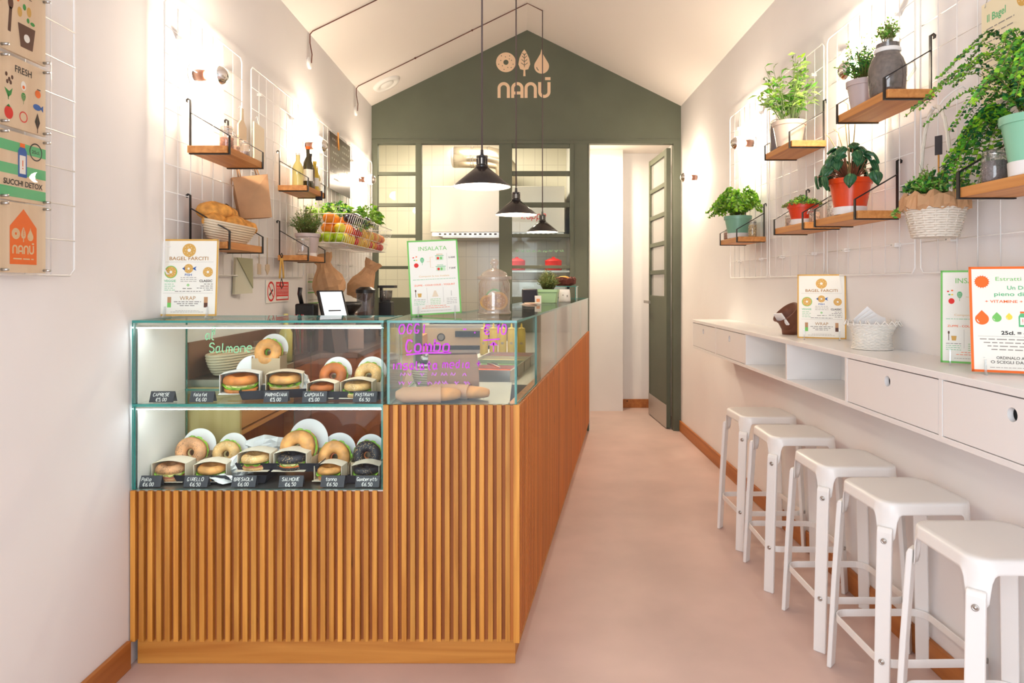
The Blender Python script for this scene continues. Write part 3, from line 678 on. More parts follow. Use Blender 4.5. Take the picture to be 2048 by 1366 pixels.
# ------------------------------------------------------------ pendants and ceiling cables
M_cord = mat('braided_cord', (92, 78, 80), 0.8); M_cable = mat('brown_cable', (92, 46, 30), 0.6); M_shade = mat('shade_enamel', (38, 32, 32), 0.22, spec=0.6); M_shin = mat('shade_inside', (245, 242, 236), 0.5)
def slope_z(x): return ZE + (ZRG - ZE) * ((x - XL) / (XRG - XL) if x < XRG else (XR - x) / (XR - XRG))
def pendant(x, y, zr, label):
    zc = slope_z(x); o = thing('pendant_lamp', label, 'pendant lamp', (x, y, zr), 0, 'black cone pendants over the counter')
    R0 = 0.142; hh = 0.098
    m = MB(); m.lathe([(R0, 0), (R0 + 0.001, 0.004), (0.03, hh), (0.028, hh)], M_shade, 40); m.lathe([(0.027, hh - 0.004), (R0 - 0.002, 0.001)], M_shin, 40)
    m.build('shade', o)
    m = MB(); m.lathe([(0.0, hh - 0.003), (0.030, hh - 0.003), (0.032, hh + 0.006), (0.026, hh + 0.012), (0.026, hh + 0.045), (0.029, hh + 0.048), (0.029, hh + 0.055), (0.01, hh + 0.06), (0.008, hh + 0.085), (0, hh + 0.085)], M_shade, 20, sharp=True)
    for k in range(10):
        a = k * PI / 5; m.box(-0.0025, 0.0025, 0.0265, 0.0285, hh + 0.014, hh + 0.043, M_steelm if k % 5 == 0 else M_shade, M=RZ(k * 36))
    m.build('cap', o)
    m = MB(); m.tube([(0, 0, hh + 0.08), (0, 0, zc - zr - 0.004)], 0.0045, M_cord, 6); m.build('cord', o)
    m = MB(); m.lathe([(0, 0.012)] + [(0.032 * math.sin(PI * a / 8), 0.044 - 0.032 * math.cos(PI * a / 8)) for a in range(1, 8)] + [(0.012, 0.088)], mat('pendant_bulb', (255, 226, 180), emit=((255, 236, 210), BULB * 0.85)), 14); m.build('bulb', o)
PEND = ((-0.2046, 3.353, 1.925, 'black cone pendant above the glass jar, the largest in the picture'), (-0.05, 4.6, 1.913, 'black cone pendant, the middle one of the three over the counter'), (0.168, 6.03, 1.905, 'black cone pendant hanging furthest back before the striped window'))
for p in PEND: pendant(*p)
def ceil_cable(y, xe, label):
    o = thing('lamp_cable', label, 'cable', (XL, y, 2.98))
    zt = slope_z(XL + 0.012) - 0.012 - 2.98; m = MB()
    pts = [(0.022, 0, 0.0), (0.026, 0.0, 0.06), (0.012, 0, 0.14), (0.012, 0, zt - 0.01), (0.03, 0, zt + 0.012)]
    pts.append(((xe if xe < XRG else XRG) - XL, 0, slope_z(min(xe, XRG)) - 0.008 - 2.98))
    if xe > XRG: pts.append((xe - XL, 0, slope_z(xe) - 0.008 - 2.98))
    m.tube(pts, 0.004, M_cable, 6); m.build('wire', o)
    m = MB(); m.M = RY(90); m.lathe([(0, 0.001), (0.04, 0.001), (0.042, 0.012), (0.03, 0.02), (0, 0.02)], M_whitem, 20); m.build('wall_rose', o)
    for t_ in (0.33, 0.66):
        x = XL + 0.03 + (min(xe, XRG) - XL) * t_; m = MB(); m.sphere((x - XL, 0, slope_z(x) - 0.008 - 2.98), 0.009, M_cable, 8, 6); m.build('cable_clip', o)
ceil_cable(3.353, -0.2046, 'brown cable running up the ceiling slope to the jar pendant'); ceil_cable(4.72, -0.05, 'brown cable with its wall rose, crossing the left ceiling slope in front'); ceil_cable(6.03, 0.168, 'brown cable that bends over the ridge to the furthest pendant')
o = thing('air_vent', 'round white vent in the sloping ceiling by the gable wall', 'vent', (-1.27, 6.3, slope_z(-1.27)), rot=(0, -math.atan2(ZRG - ZE, XRG - XL), 0))
m = MB(); m.lathe([(0, -0.006), (0.075, -0.006), (0.085, -0.022), (0.12, -0.022), (0.135, -0.002), (0.135, 0.0)], M_whitem, 28); m.build('rim', o)
m = MB(); m.lathe([(0, -0.02), (0.04, -0.03), (0.065, -0.014)], M_whitem, 24); m.build('disc', o)

# ------------------------------------------------------------ plank shelves with steel brackets
def shelf(y0, left, zb, label, ln=0.42):
    """zb = underside of the board; y0 = near end"""
    x = XL + 0.03 if left else XR - 0.03; s = 1 if left else -1; dp = 0.172
    o = thing('wall_shelf', label, 'shelf', (x, y0, zb), 0, 'small plank shelves hung on the wire grids')
    m = MB(); m.box(min(0, s * dp), max(0, s * dp), 0, ln, 0.0, 0.031, M_shelf); m.build('board', o, bevel=0.0015)
    for yy in (0.02, ln - 0.02):
        m = MB(); a = 0.236; w = 0.014; U = (0, 1, 0)
        m.bar([(s * 0.004, yy, 0.0), (s * 0.004, yy, a)], w, 0.004, M_black, U)
        m.bar([(s * 0.004, yy, a - 0.002), (-s * 0.004, yy, a + 0.004), (-s * 0.012, yy, a - 0.002), (-s * 0.010, yy, a - 0.012)], w, 0.004, M_black, U)
        m.bar([(0, yy, -0.0025), (s * (dp + 0.004), yy, -0.0025), (s * (dp + 0.004), yy, 0.078), (s * 0.006, yy, 0.178)], w, 0.004, M_black, U)
        m.build('bracket', o)
    return x, zb + 0.031
LA = shelf(2.96, True, 2.02, 'plank shelf with glass jars on the left wall'); LB = shelf(2.96, True, 1.602, 'plank shelf carrying the bread basket')
LC = shelf(4.05, True, 2.005, 'plank shelf carrying the oil bottles', 0.38); LD = shelf(4.05, True, 1.588, 'plank shelf carrying the thyme pot on the left wall', 0.38)
RAs = shelf(2.51, False, 2.138, 'upper plank shelf carrying the big soil filled jug'); RBs = shelf(3.41, False, 2.138, 'upper plank shelf carrying the sage plant', 0.39)
RCs = shelf(2.735, False, 1.713, 'plank shelf carrying the large orange pot'); RDs = shelf(3.25, False, 1.713, 'plank shelf carrying the small orange pot', 0.41)
REs = shelf(4.26, False, 1.713, 'plank shelf furthest back, carrying the green potted fern', 0.40); RFs = shelf(1.70, False, 1.715, 'plank shelf nearest the viewer with the big maidenhair fern', 0.42)

# ------------------------------------------------------------ plants
def leafmat(name, c, c2=None):
    m = mat(name, c, 0.5, spec=0.35, var=0.18, vscale=30); return m
G1 = leafmat('leaf_yellow_green', (140, 190, 44)); G2 = leafmat('leaf_mid_green', (84, 150, 44)); G3 = leafmat('leaf_dark_green', (34, 92, 46)); G4 = leafmat('leaf_grey_green', (128, 150, 96))
G5 = leafmat('leaf_pale_green', (158, 196, 100)); G6 = leafmat('leaf_olive', (110, 116, 52)); GS = mat('plant_stem', (120, 120, 60), 0.6)
def leaf(m, p, d, L, w, mt, up=None, fold=0.25, tip=0.0):
    d = Vector(d).normalized(); up = Vector(up) if up is not None else Vector((rnd.uniform(-1, 1), rnd.uniform(-1, 1), rnd.uniform(0.2, 1)))
    s = d.cross(up); s = s.normalized() if s.length > 1e-4 else d.orthogonal().normalized(); n = s.cross(d); p = Vector(p)
    a = p; b = p + d * L * 0.45 + s * w / 2 + n * w * fold; c = p + d * L + n * (-tip * L); e = p + d * L * 0.45 - s * w / 2 + n * w * fold; f = p + d * L * 0.5
    m.add([a, b, c, e, f], [(0, 1, 4), (1, 2, 4), (2, 3, 4), (3, 0, 4)], mt, False)
def pot_parts(o, r, h, mt, rim=0.022, saucer=0, n=28, rb=None, soil=True, smt=None):
    rb = rb or r * 0.72; z0 = saucer
    m = MB(); m.lathe([(0, z0), (rb, z0), (r * 0.93, h - rim), (r, h - rim), (r * 1.02, h), (r * 0.93, h), (r * 0.9, h - 0.012)], mt, n, sharp=True); m.build('pot', o)
    if saucer:
        m = MB(); m.lathe([(0, 0), (rb * 1.02, 0), (rb * 1.06, saucer + 0.004), (rb * 0.98, saucer + 0.004)], smt or M_white, n, sharp=True); m.build('saucer', o)
    if soil: m = MB(); m.lathe([(0, h - 0.012), (r * 0.9, h - 0.016)], M_soil, 20); m.build('soil', o)
def foliage(o, fn, name='foliage', **k):
    m = MB(); fn(m); return m.build(name, o, **k)
def fern(m, c, n, reach, hgt, mts, lf=0.013, az0=0, az1=360, droop=1.0, xlim=None):
    for k in range(n):
        a = R(rnd.uniform(az0, az1)); L = reach * rnd.uniform(0.45, 1.0); hh = hgt * rnd.uniform(0.5, 1.0) * (1.3 - 0.5 * L / reach); N = 9; pts = []
        for i in range(N + 1):
            t_ = i / N; x = math.cos(a) * L * t_ ** 1.1; y = math.sin(a) * L * t_ ** 1.1; z = hh * (math.sin(min(1.0, t_ * 1.15) * PI * 0.62)) - droop * L * 0.55 * max(0, t_ - 0.45) ** 1.3 * 2
            pp_ = Vector(c) + Vector((x, y, z))
            if xlim and not (xlim[0] < pp_.x < xlim[1]): break
            pts.append(pp_)
        if len(pts) < 4: continue
        m.tube(pts, [0.0011] * len(pts), GS, 3)
        for i in range(2, len(pts)):
            for q in range(4):
                p = pts[i - 1].lerp(pts[i], q / 4); td = (pts[i] - pts[i - 1]).normalized(); sd = td.cross(Vector((0, 0, 1))); sd = sd.normalized() if sd.length > 0.01 else Vector((1, 0, 0))
                for sg in (-1, 1):
                    off = sd * sg * rnd.uniform(0.2, 1) * lf * 1.3 * (1.3 - i / N); z_ = Vector((0, 0, rnd.uniform(-0.3, 0.5) * lf))
                    leaf(m, p + off * 0.3, sd * sg + td * 0.5 + Vector((0, 0, rnd.uniform(-.5, .3))), lf * rnd.uniform(0.8, 1.35), lf * rnd.uniform(0.8, 1.25), rnd.choice(mts))
def bushy(m, c, rx, ry, hz, n, mts, lf, w=None, zf=0.0, needle=False):
    """dense herb: stems fanning out of the soil with small leaves"""
    for k in range(n):
        a = rnd.uniform(0, 2 * PI); q = math.sqrt(rnd.random()); tip = Vector((c[0] + math.cos(a) * rx * q, c[1] + math.sin(a) * ry * q, c[2] + hz * (1 - 0.55 * q * q) * rnd.uniform(0.6, 1.05) + zf * q)); b = Vector((c[0] + math.cos(a) * rx * q * 0.4, c[1] + math.sin(a) * ry * q * 0.4, c[2]))
        mid = b.lerp(tip, 0.5) + Vector((0, 0, hz * 0.1)); m.tube([b, mid, tip], [0.0012, 0.001, 0.0006], GS, 3)
        for i in range(7 if not needle else 10):
            t_ = rnd.uniform(0.25, 1.0); p = b.lerp(mid, t_ * 2) if t_ < 0.5 else mid.lerp(tip, t_ * 2 - 1)
            dv = Vector((rnd.uniform(-1, 1), rnd.uniform(-1, 1), rnd.uniform(-0.2, 0.9)))
            leaf(m, p, dv, lf * rnd.uniform(0.7, 1.2), w or lf * 0.6, rnd.choice(mts))
# E: green potted fern
o = thing('potted_fern', 'bushy yellow green fern in a mint pot on the furthest plank shelf', 'potted plant', (1.405, 4.46, 1.745), 0)
pot_parts(o, 0.088, 0.145, M_mint, saucer=0.03); foliage(o, lambda m: (fern(m, (0, 0, 0.14), 85, 0.21, 0.20, [G1, G1, G5, G2], 0.021, droop=0.9, xlim=(-0.4, 0.108)), bushy(m, (0, 0, 0.14), 0.09, 0.12, 0.16, 60, [G2, G1], 0.028)), 'fronds')
# F: big maidenhair fern, nearest
o = thing('potted_fern', 'large maidenhair fern trailing from a pale mint pot on the nearest plank shelf', 'potted plant', (1.41, 1.875, 1.747), 0)
pot_parts(o, 0.083, 0.165, M_mintl, saucer=0.035)
def f(m):
    fern(m, (0, 0, 0.16), 36, 0.36, 0.26, [G2, G1, G2, G3], 0.0125, az0=60, az1=300, droop=0.75, xlim=(-0.4, 0.105)); fern(m, (0, 0.05, 0.15), 14, 0.34, 0.10, [G2, G1, G3], 0.016, az0=65, az1=120, droop=1.35, xlim=(-0.3, 0.10)); bushy(m, (0, 0, 0.16), 0.07, 0.09, 0.17, 70, [G2, G3, G3], 0.024)
foliage(o, f, 'fronds')
m = MB(); m.box(-0.035, 0.035, -0.002, 0.002, 0.24, 0.30, mat('slate_marker', (30, 30, 40), 0.4), M=T(-0.03, -0.05, 0) @ RZ(-20)); m.build('plant_label', o)
m = MB(); m.box(-0.004, 0.004, -0.0015, 0.0015, 0.13, 0.24, M_plinth, M=T(-0.03, -0.05, 0) @ RZ(-20)); m.build('label_stick', o)
# B: sage
o = thing('potted_sage', 'tall leafy sage in a cream pot on the upper far shelf', 'potted plant', (1.40, 3.585, 2.17), 0)
pot_parts(o, 0.085, 0.13, M_creamp, saucer=0)
def f(m):
    for k in range(46):
        a = rnd.uniform(0, 2 * PI); q = rnd.uniform(0.1, 1); h = rnd.uniform(0.12, 0.36) * (1.1 - 0.35 * q); r_ = 0.17 * q
        b = Vector((math.cos(a) * 0.03, math.sin(a) * 0.03, 0.12)); e = Vector((max(-0.2, min(0.09, math.cos(a) * r_)), math.sin(a) * r_ * 1.1, 0.12 + h)); mid = b.lerp(e, 0.5) + Vector((0, 0, 0.03)); m.tube([b, mid, e], [0.002, 0.0016, 0.001], G4, 4)
        for i in range(8):
            t_ = 0.3 + 0.7 * i / 7; p = b.lerp(mid, t_ * 2) if t_ < .5 else mid.lerp(e, t_ * 2 - 1); aa = rnd.uniform(0, 6.28)
            leaf(m, p, (math.cos(aa), math.sin(aa), rnd.uniform(-0.3, 0.8)), rnd.uniform(0.035, 0.062), rnd.uniform(0.014, 0.022), rnd.choice([G2, G5, G5, G1, G4]), tip=0.2)
foliage(o, f, 'leaves')
# C: peperomia in the large orange pot
def round_leaf(m, p, d, nrm, s, mt, mt2):
    d = Vector(d).normalized(); nrm = Vector(nrm); sd = d.cross(nrm).normalized(); nrm = sd.cross(d).normalized(); NC = 9; NR = 6; vs = []
    for i in range(NR + 1):
        t_ = i / NR; w = math.sin(PI * (0.08 + 0.92 * t_) ** 0.72) * 0.5
        for j in range(NC):
            u = (j / (NC - 1) * 2 - 1); z = 0.16 * (1 - u * u) * s - (t_ - 0.4) ** 2 * 0.3 * s + (0.02 * s if j % 2 else -0.02 * s); vs.append(Vector(p) + d * (t_ - 0.1) * s * 1.05 + sd * u * w * s * 1.0 + nrm * z)
    for i in range(NR):
        for j in range(NC - 1): m.add([vs[i * NC + j], vs[i * NC + j + 1], vs[(i + 1) * NC + j + 1], vs[(i + 1) * NC + j]], [(0, 1, 2, 3)], mt2 if (j in (3, 4) and i < 1) else mt, True)
    for j in (0, 2, 4, 6, 8):
        if j in (2, 4, 6): m.tube([vs[i * NC + j] + nrm * 0.0006 for i in range(NR)], 0.0007, mt2, 3)
o = thing('potted_peperomia', 'broad ribbed dark leaves in the large glossy orange pot', 'potted plant', (1.405, 2.925, 1.745), 0)
pot_parts(o, 0.088, 0.152, M_redp, saucer=0.028)
Gp = mat('peperomia_leaf', (30, 84, 50), 0.35, spec=0.5, var=0.2, vscale=40); Gv = mat('peperomia_vein', (112, 156, 96), 0.5)
def f(m):
    for k in range(50):
        a = rnd.uniform(0, 2 * PI); el = math.asin(rnd.uniform(-0.12, 0.98)); hx, hy = math.cos(a), math.sin(a); q = rnd.uniform(0.85, 1.15)
        p = Vector((max(-0.16, min(0.06, hx * math.cos(el) * 0.115 * q)), hy * math.cos(el) * 0.145 * q, 0.165 + math.sin(el) * 0.125 * q)); b = Vector((hx * 0.02, hy * 0.02, 0.145)); m.tube([b, b.lerp(p, 0.6) + Vector((0, 0, 0.02)), p], 0.0018, mat('red_stem', (150, 96, 70), 0.5), 4)
        jt = lambda: rnd.uniform(-0.35, 0.35)
        round_leaf(m, p, (hx * math.sin(el) + jt(), hy * math.sin(el) + jt(), -math.cos(el) - 0.25 + jt()), (hx * math.cos(el) + jt(), hy * math.cos(el) + jt(), math.sin(el) + 0.25), rnd.uniform(0.046, 0.062), Gp, Gv)
foliage(o, f, 'leaves')
def f(m):
    for k, (x, y, h) in enumerate(((0, 0.02, 0.35), (0.02, -0.01, 0.30), (-0.02, 0.07, 0.24), (-0.03, 0.13, 0.23), (0.0, 0.05, 0.30))): m.tube([(0, 0, 0.16), (x * 0.6, y * 0.5, 0.16 + h * 0.5), (x, y, 0.13 + h), (x - 0.01, y + 0.02, 0.15 + h)], [0.0025, 0.0022, 0.002, 0.0012], mat('flower_spike', (176, 150, 96), 0.6), 5)
foliage(o, f, 'flower_spikes')
# D: creeping herb in the small orange pot
o = thing('potted_creeper', 'low creeping green herb spilling over the small orange pot', 'potted plant', (1.40, 3.41, 1.745), 0)
pot_parts(o, 0.074, 0.105, mat('orange_glaze', (214, 62, 28), 0.35), saucer=0.022)
foliage(o, lambda m: bushy(m, (0.0, 0.01, 0.095), 0.095, 0.145, 0.055, 260, [G2, G6, G1, G3], 0.012, zf=-0.025), 'foliage')
# A: small clay pot herb next to the jug and the jug itself
o = thing('potted_rosemary', 'feathery green herb in a grey pink pot beside the big jug', 'potted plant', (1.40, 2.80, 2.17), 0)
pot_parts(o, 0.066, 0.112, M_greyp, n=24); foliage(o, lambda m: (bushy(m, (0, 0, 0.105), 0.075, 0.085, 0.16, 120, [G3, G2], 0.018, 0.006, needle=True), bushy(m, (0, 0.02, 0.13), 0.09, 0.16, 0.22, 22, [G5, G1], 0.012)))
o = thing('soil_jug', 'big dark soil filled glass jug with a white collar and a small plant', 'jug', (1.405, 2.625, 2.17), 0)
m = MB(); m.lathe([(0, 0), (0.058, 0), (0.064, 0.006), (0.069, 0.07), (0.068, 0.11), (0.058, 0.145), (0.045, 0.165), (0.043, 0.20), (0.048, 0.205), (0.048, 0.212), (0.044, 0.212)], M_glassj, 28); m.build('glass_body', o)
m = MB(); m.lathe([(0, 0.004), (0.056, 0.004), (0.061, 0.01), (0.066, 0.07), (0.065, 0.11), (0.055, 0.142), (0.042, 0.163), (0.040, 0.203), (0, 0.207)], mat('dark_soil_fill', (72, 62, 58), 0.8, var=0.35, vscale=70), 24); m.build('soil', o)
m = MB(); m.lathe([(0.0455, 0.168), (0.0475, 0.17), (0.0475, 0.183), (0.045, 0.185)], M_white, 24); m.build('collar', o)
m = MB(); m.tube([(0.04, -0.028, 0.17), (0.066, -0.05, 0.14), (0.074, -0.055, 0.09), (0.052, -0.043, 0.05)], 0.006, M_glassj, 8); m.build('handle', o)
foliage(o, lambda m: bushy(m, (0, 0, 0.20), 0.05, 0.06, 0.11, 46, [G2, G6, G5], 0.015))
# G: hanging wicker basket
M_wick = mat('white_wicker', (228, 218, 204), 0.8, bump=0.3, bscale=120)
o = thing('hanging_basket', 'white wicker basket with mint in brown paper, hanging from the right grid', 'basket', (1.41, 2.33, 1.607), 0)
def f(m):
    n = 30; H_ = 0.098
    for k in range(13):
        z = 0.004 + k * H_ / 12.5; r0 = 0.066 + 0.024 * (z / H_)
        pts = [((r0 + 0.003 * (1 if (i + k) % 2 else -1)) * math.cos(2 * PI * i / n), (r0 + 0.003 * (1 if (i + k) % 2 else -1)) * math.sin(2 * PI * i / n), z) for i in range(n)]
        m.tube(pts, 0.0045, M_wick, 5, True)
    m.lathe([(0, 0.004), (0.066, 0.004), (0.086, 0.09)], M_wick, 24)
    for i in range(15): a = 2 * PI * i / 15; m.tube([(0.066 * math.cos(a), 0.066 * math.sin(a), 0), (0.092 * math.cos(a), 0.092 * math.sin(a), 0.1)], 0.003, M_wick, 5)
foliage(o, f, 'woven_body')
def f(m):
    pts = [(0, 0.088 * math.cos(PI * i / 16) * (1 + 0.0 * i), 0.09 + 0.36 * math.sin(PI * i / 16) ** 0.8) for i in range(17)]
    for ph in (0, 2.1, 4.2): m.tube([(p[0] + 0.004 * math.cos(i * 1.7 + ph), p[1] * 1.0, p[2] + 0.004 * math.sin(i * 1.7 + ph)) for i, p in enumerate(pts)], 0.0045, M_wick, 5)
h = foliage(o, f, 'handle')
def f(m):
    n = 44; rows = []
    for j, (r_, z) in enumerate(((0.076, 0.07), (0.088, 0.095), (0.105, 0.10), (0.102, 0.135), (0.088, 0.15), (0.078, 0.13))): rows.append([(r_ * (1 + 0.05 * math.sin(i * 1.9 + j) + 0.03 * math.sin(i * 3.7)) * math.cos(2 * PI * i / n), r_ * (1 + 0.05 * math.sin(i * 1.9 + j)) * math.sin(2 * PI * i / n), z + 0.008 * math.sin(i * 1.3 + j * 2)) for i in range(n)])
    vs = [p for r_ in rows for p in r_]; m.add(vs, [(a * n + k, a * n + (k + 1) % n, (a + 1) * n + (k + 1) % n, (a + 1) * n + k) for a in range(5) for k in range(n)], M_kraft, False)
foliage(o, f, 'paper_wrap')
foliage(o, lambda m: (bushy(m, (0, 0, 0.13), 0.10, 0.115, 0.10, 240, [G2, G2, G5, G3], 0.017, 0.013), bushy(m, (-0.02, 0.06, 0.11), 0.09, 0.11, 0.05, 70, [G5, G2], 0.017, zf=-0.05), bushy(m, (0, 0, 0.14), 0.08, 0.08, 0.17, 16, [G5, G6], 0.010)))
m = MB(); m.box(-0.012, 0.012, -0.0015, 0.0015, 0.28, 0.345, mat('slate_marker', (30, 30, 40), 0.4), M=T(0, -0.02, 0) @ RZ(-60)); m.build('plant_label', o)
m = MB(); m.tube([(0.0, -0.02, 0.12), (0.0, -0.02, 0.28)], 0.003, M_plinth, 5); m.build('label_stick', o)
m = MB(); m.tube([(0.105, 0.0, 0.51), (0.095, 0, 0.52), (0.06, 0, 0.50), (0.03, 0, 0.475), (0.01, 0, 0.447), (-0.008, 0, 0.44), (-0.012, 0, 0.452)], 0.0025, M_wire, 6); m.build('hook', o)
# ------------------------------------------------------------ clip-top jars
def jar(x, y, z, r, h, fill, label, lv=0.7, group='small clip top jars', lid=True):
    o = thing('clip_jar', label, 'jar', (x, y, z), rnd.uniform(0, 6), group)
    m = MB(); m.lathe([(0, 0.0), (r * 0.9, 0), (r, 0.006), (r, h * 0.72), (r * 0.86, h * 0.82), (r * 0.86, h * 0.88)], M_glassj, 18); m.build('glass_body', o)
    if fill: m = MB(); m.lathe([(0, 0.003), (r * 0.88, 0.003), (r * 0.93, 0.008), (r * 0.93, h * lv), (0, h * lv + 0.003)], fill, 16); m.build('contents', o)
    if lid:
        m = MB(); m.lathe([(r * 0.9, h * 0.885), (r * 0.92, h * 0.95), (r * 0.7, h), (0, h)], M_glassj, 18); m.build('lid', o)
        m = MB(); m.lathe([(r * 0.9, h * 0.84), (r * 0.925, h * 0.86), (r * 0.9, h * 0.88)], M_steel, 16); m.tube([(r * 0.9, 0, h * 0.86), (r * 1.25, 0, h * 0.78), (r * 1.3, 0, h * 0.6), (r * 1.1, 0, h * 0.66), (r * 0.95, 0, h * 0.93)], 0.0015, M_steel, 5); m.build('clasp', o)
    return o
def grain(name, c, s=220, v=0.4): return mat(name, c, 0.7, var=v, vscale=s)
J1 = grain('dark_seeds', (86, 78, 84)); J2 = grain('chickpeas', (208, 160, 112), 90); J3 = grain('beans', (186, 150, 128), 80); J4 = grain('lentils', (150, 96, 72), 150); J5 = grain('oats', (220, 200, 172), 120)
jar(1.345 + .05, 2.015, 1.7465, 0.034, 0.098, J1, 'jar of dark seeds on the nearest plank shelf', 0.66); jar(1.478, 2.025, 1.7465, 0.033, 0.11, J2, 'jar of pale orange pulses beside the dark seed jar', 0.7)
jar(1.42, 3.615, 1.7445, 0.028, 0.075, J3, 'jar of mixed pulses at the far end of the small orange pot shelf'); jar(1.48, 3.575, 1.7445, 0.027, 0.085, J5, 'jar of pale grain behind the mixed pulses jar')
jar(1.41, 3.095, 1.7445, 0.028, 0.10, J5, 'jar of pale flakes beside the large orange pot'); jar(1.475, 3.115, 1.7445, 0.028, 0.08, J3, 'jar of beige beans behind the flake jar', 0.75)
jar(1.41, 3.295, 1.7445, 0.026, 0.07, J3, 'jar of beans between the two orange pots')
jar(1.46, 4.335, 1.7445, 0.026, 0.11, J2, 'narrow jar to the wall side of the mint fern pot')
jar(1.39, 3.72, 2.1695, 0.040, 0.175, J1, 'tall jug jar of dark seeds behind the sage pot', 0.8)
jar(1.385, 4.60, 1.7445, 0.030, 0.07, J4, 'squat jar of lentils at the far end of the fern shelf')
# left wall jars
jar(-1.335, 3.06, 2.0515, 0.030, 0.105, J4, 'jar of reddish lentils on the left wall jar shelf', 0.5); jar(-1.34, 3.15, 2.0515, 0.027, 0.085, J3, 'squat jar of beans in the middle of the left jar shelf', 0.4); jar(-1.335, 3.25, 2.0515, 0.024, 0.08, J1, 'small jar of dark seeds at the far end of the left jar shelf', 0.35)
jar(-1.35, 4.16, 1.6195, 0.043, 0.115, J5, 'empty looking clip jar in front of the thyme pot', 0.06)
o = thing('potted_thyme', 'grey pink pot of wild thyme with a black label on the left wall shelf', 'potted plant', (-1.365, 4.30, 1.62), 0)
pot_parts(o, 0.078, 0.145, M_greyp, saucer=0.018); foliage(o, lambda m: bushy(m, (0, -0.01, 0.135), 0.105, 0.15, 0.19, 230, [G4, G6, G2, G3], 0.013, 0.004, needle=True))
m = MB(); m.box(-0.022, 0.022, -0.0015, 0.0015, 0.36, 0.42, mat('slate_marker', (30, 30, 40), 0.4), M=T(0.06, 0.04, 0)); m.build('plant_label', o)
m = MB(); m.tube([(0.06, 0.04, 0.14), (0.06, 0.04, 0.36)], 0.002, M_wire, 5); m.build('label_stick', o)
def bottle(x, y, z, r, h, mt, label, cap, nk=0.32, lab=None, name='oil_bottle'):
    o = thing(name, label, 'bottle', (x, y, z), 0.4, 'bottles on the upper left shelf')
    m = MB(); m.lathe([(0, 0), (r * 0.95, 0), (r, 0.005), (r, h * 0.55), (r * 0.8, h * 0.64), (r * nk, h * 0.76), (r * nk, h * 0.95)], mt, 18); m.build('glass_body', o)
    m = MB(); m.lathe([(r * nk * 1.15, h * 0.93), (r * nk * 1.2, h), (0, h)], cap, 12, sharp=True); m.build('cap', o)
    if lab: m = MB(); m.lathe([(r * 1.015, h * 0.16), (r * 1.015, h * 0.44)], lab, 18); m.build('paper_label', o)
MG = mat('dark_green_bottle', (52, 46, 16), 0.12, spec=0.7); MY = mat('yellow_oil', (206, 176, 52), 0.1, spec=0.6); MW = mat('pale_drink', (222, 206, 130), 0.12, spec=0.6); MBr = mat('brown_bottle', (74, 44, 22), 0.12, spec=0.7)
bottle(-1.36, 4.10, 2.0365, 0.032, 0.20, MW, 'pale yellow bottle at the near end of the bottle shelf', M_white, 0.4); bottle(-1.325, 4.18, 2.0365, 0.030, 0.255, MG, 'tall dark green bottle on the left wall shelf', M_orange, 0.38, M_paper)
bottle(-1.335, 4.255, 2.0365, 0.028, 0.225, MBr, 'shorter brown bottle beside the dark green one', M_black, 0.36); bottle(-1.33, 4.33, 2.0365, 0.026, 0.19, MY, 'small golden oil bottle with a white label', M_pyellow, 0.4, M_paper); bottle(-1.34, 4.395, 2.0365, 0.027, 0.17, MW, 'cream bottle at the far end of the bottle shelf', M_white, 0.42, M_paper)

# ------------------------------------------------------------ bread basket on the left shelf
M_rope = mat('bannetton_cane', (226, 206, 178), 0.7)
def oval_basket(name, label, loc, rz, a, b, h, tilt=0, rows=8, open_=True, grp=None):
    o = thing(name, label, 'basket', loc, 0, grp, rot=(R(tilt), 0, rz))
    m = MB()
    for k in range(rows):
        t_ = (k + 0.5) / rows; z = t_ * h; q = 0.70 + 0.30 * math.sin(t_ * PI / 2) ** 0.8; rr = h / rows * 0.56
        m.tube([(a * q * math.cos(2 * PI * i / 36), b * q * math.sin(2 * PI * i / 36), z) for i in range(36)], rr, M_rope, 6, True)
    m.lathe([(0, 0.003), (0.68, 0.003), (0.74, h * 0.2)], M_rope, 30, SC(a, b, 1)); m.build('coiled_cane', o)
    return o
oval_basket('bread_basket', 'oval coiled cane basket full of loaves on the left wall shelf', (-1.378, 3.165, 1.648), R(90), 0.200, 0.084, 0.085, 11)
M_crust = mat('bread_crust', (222, 150, 70), 0.75, bump=0.4, bscale=45, var=0.22, vscale=22)
for k, (x, y, z, a, s, lb) in enumerate(((-1.385, 3.05, 1.728, 85, 0.85, 'rustic roll at the near end of the cane bread basket'), (-1.40, 3.08, 1.775, 60, 1.0, 'rustic loaf on top near the front of the bread pile'), (-1.345, 3.16, 1.722, 100, 1.0, 'rustic loaf in the middle of the bread basket, lower layer'),
       (-1.395, 3.20, 1.77, 95, 0.95, 'rustic loaf on top in the middle of the bread pile'), (-1.345, 3.29, 1.715, 85, 0.9, 'rustic roll at the far end of the cane bread basket'))):
    m = MB(); n, kk = 22, 12; vs = []; fs = []
    L, w, h = 0.085 * s, 0.048 * s, 0.045 * s
    for i in range(kk + 1):
        for j in range(n):
            th, ph = PI * i / kk, 2 * PI * j / n; b_ = 1 + 0.07 * math.sin(3 * th + k) * math.cos(2 * ph + k) + 0.05 * math.sin(5 * ph + th * 4)
            vs.append((-L * math.cos(th), w * math.sin(th) ** 0.8 * math.cos(ph) * b_, h * math.sin(th) ** 0.8 * math.sin(ph) * b_))
    for i in range(kk):
        for j in range(n): fs.append((i * n + j, i * n + (j + 1) % n, (i + 1) * n + (j + 1) % n, (i + 1) * n + j))
    m.add(vs, fs, M_crust, True); tag(m.build('bread_loaf'), lb, 'bread', 'loaves in the cane basket', (x, y, z), R(a))

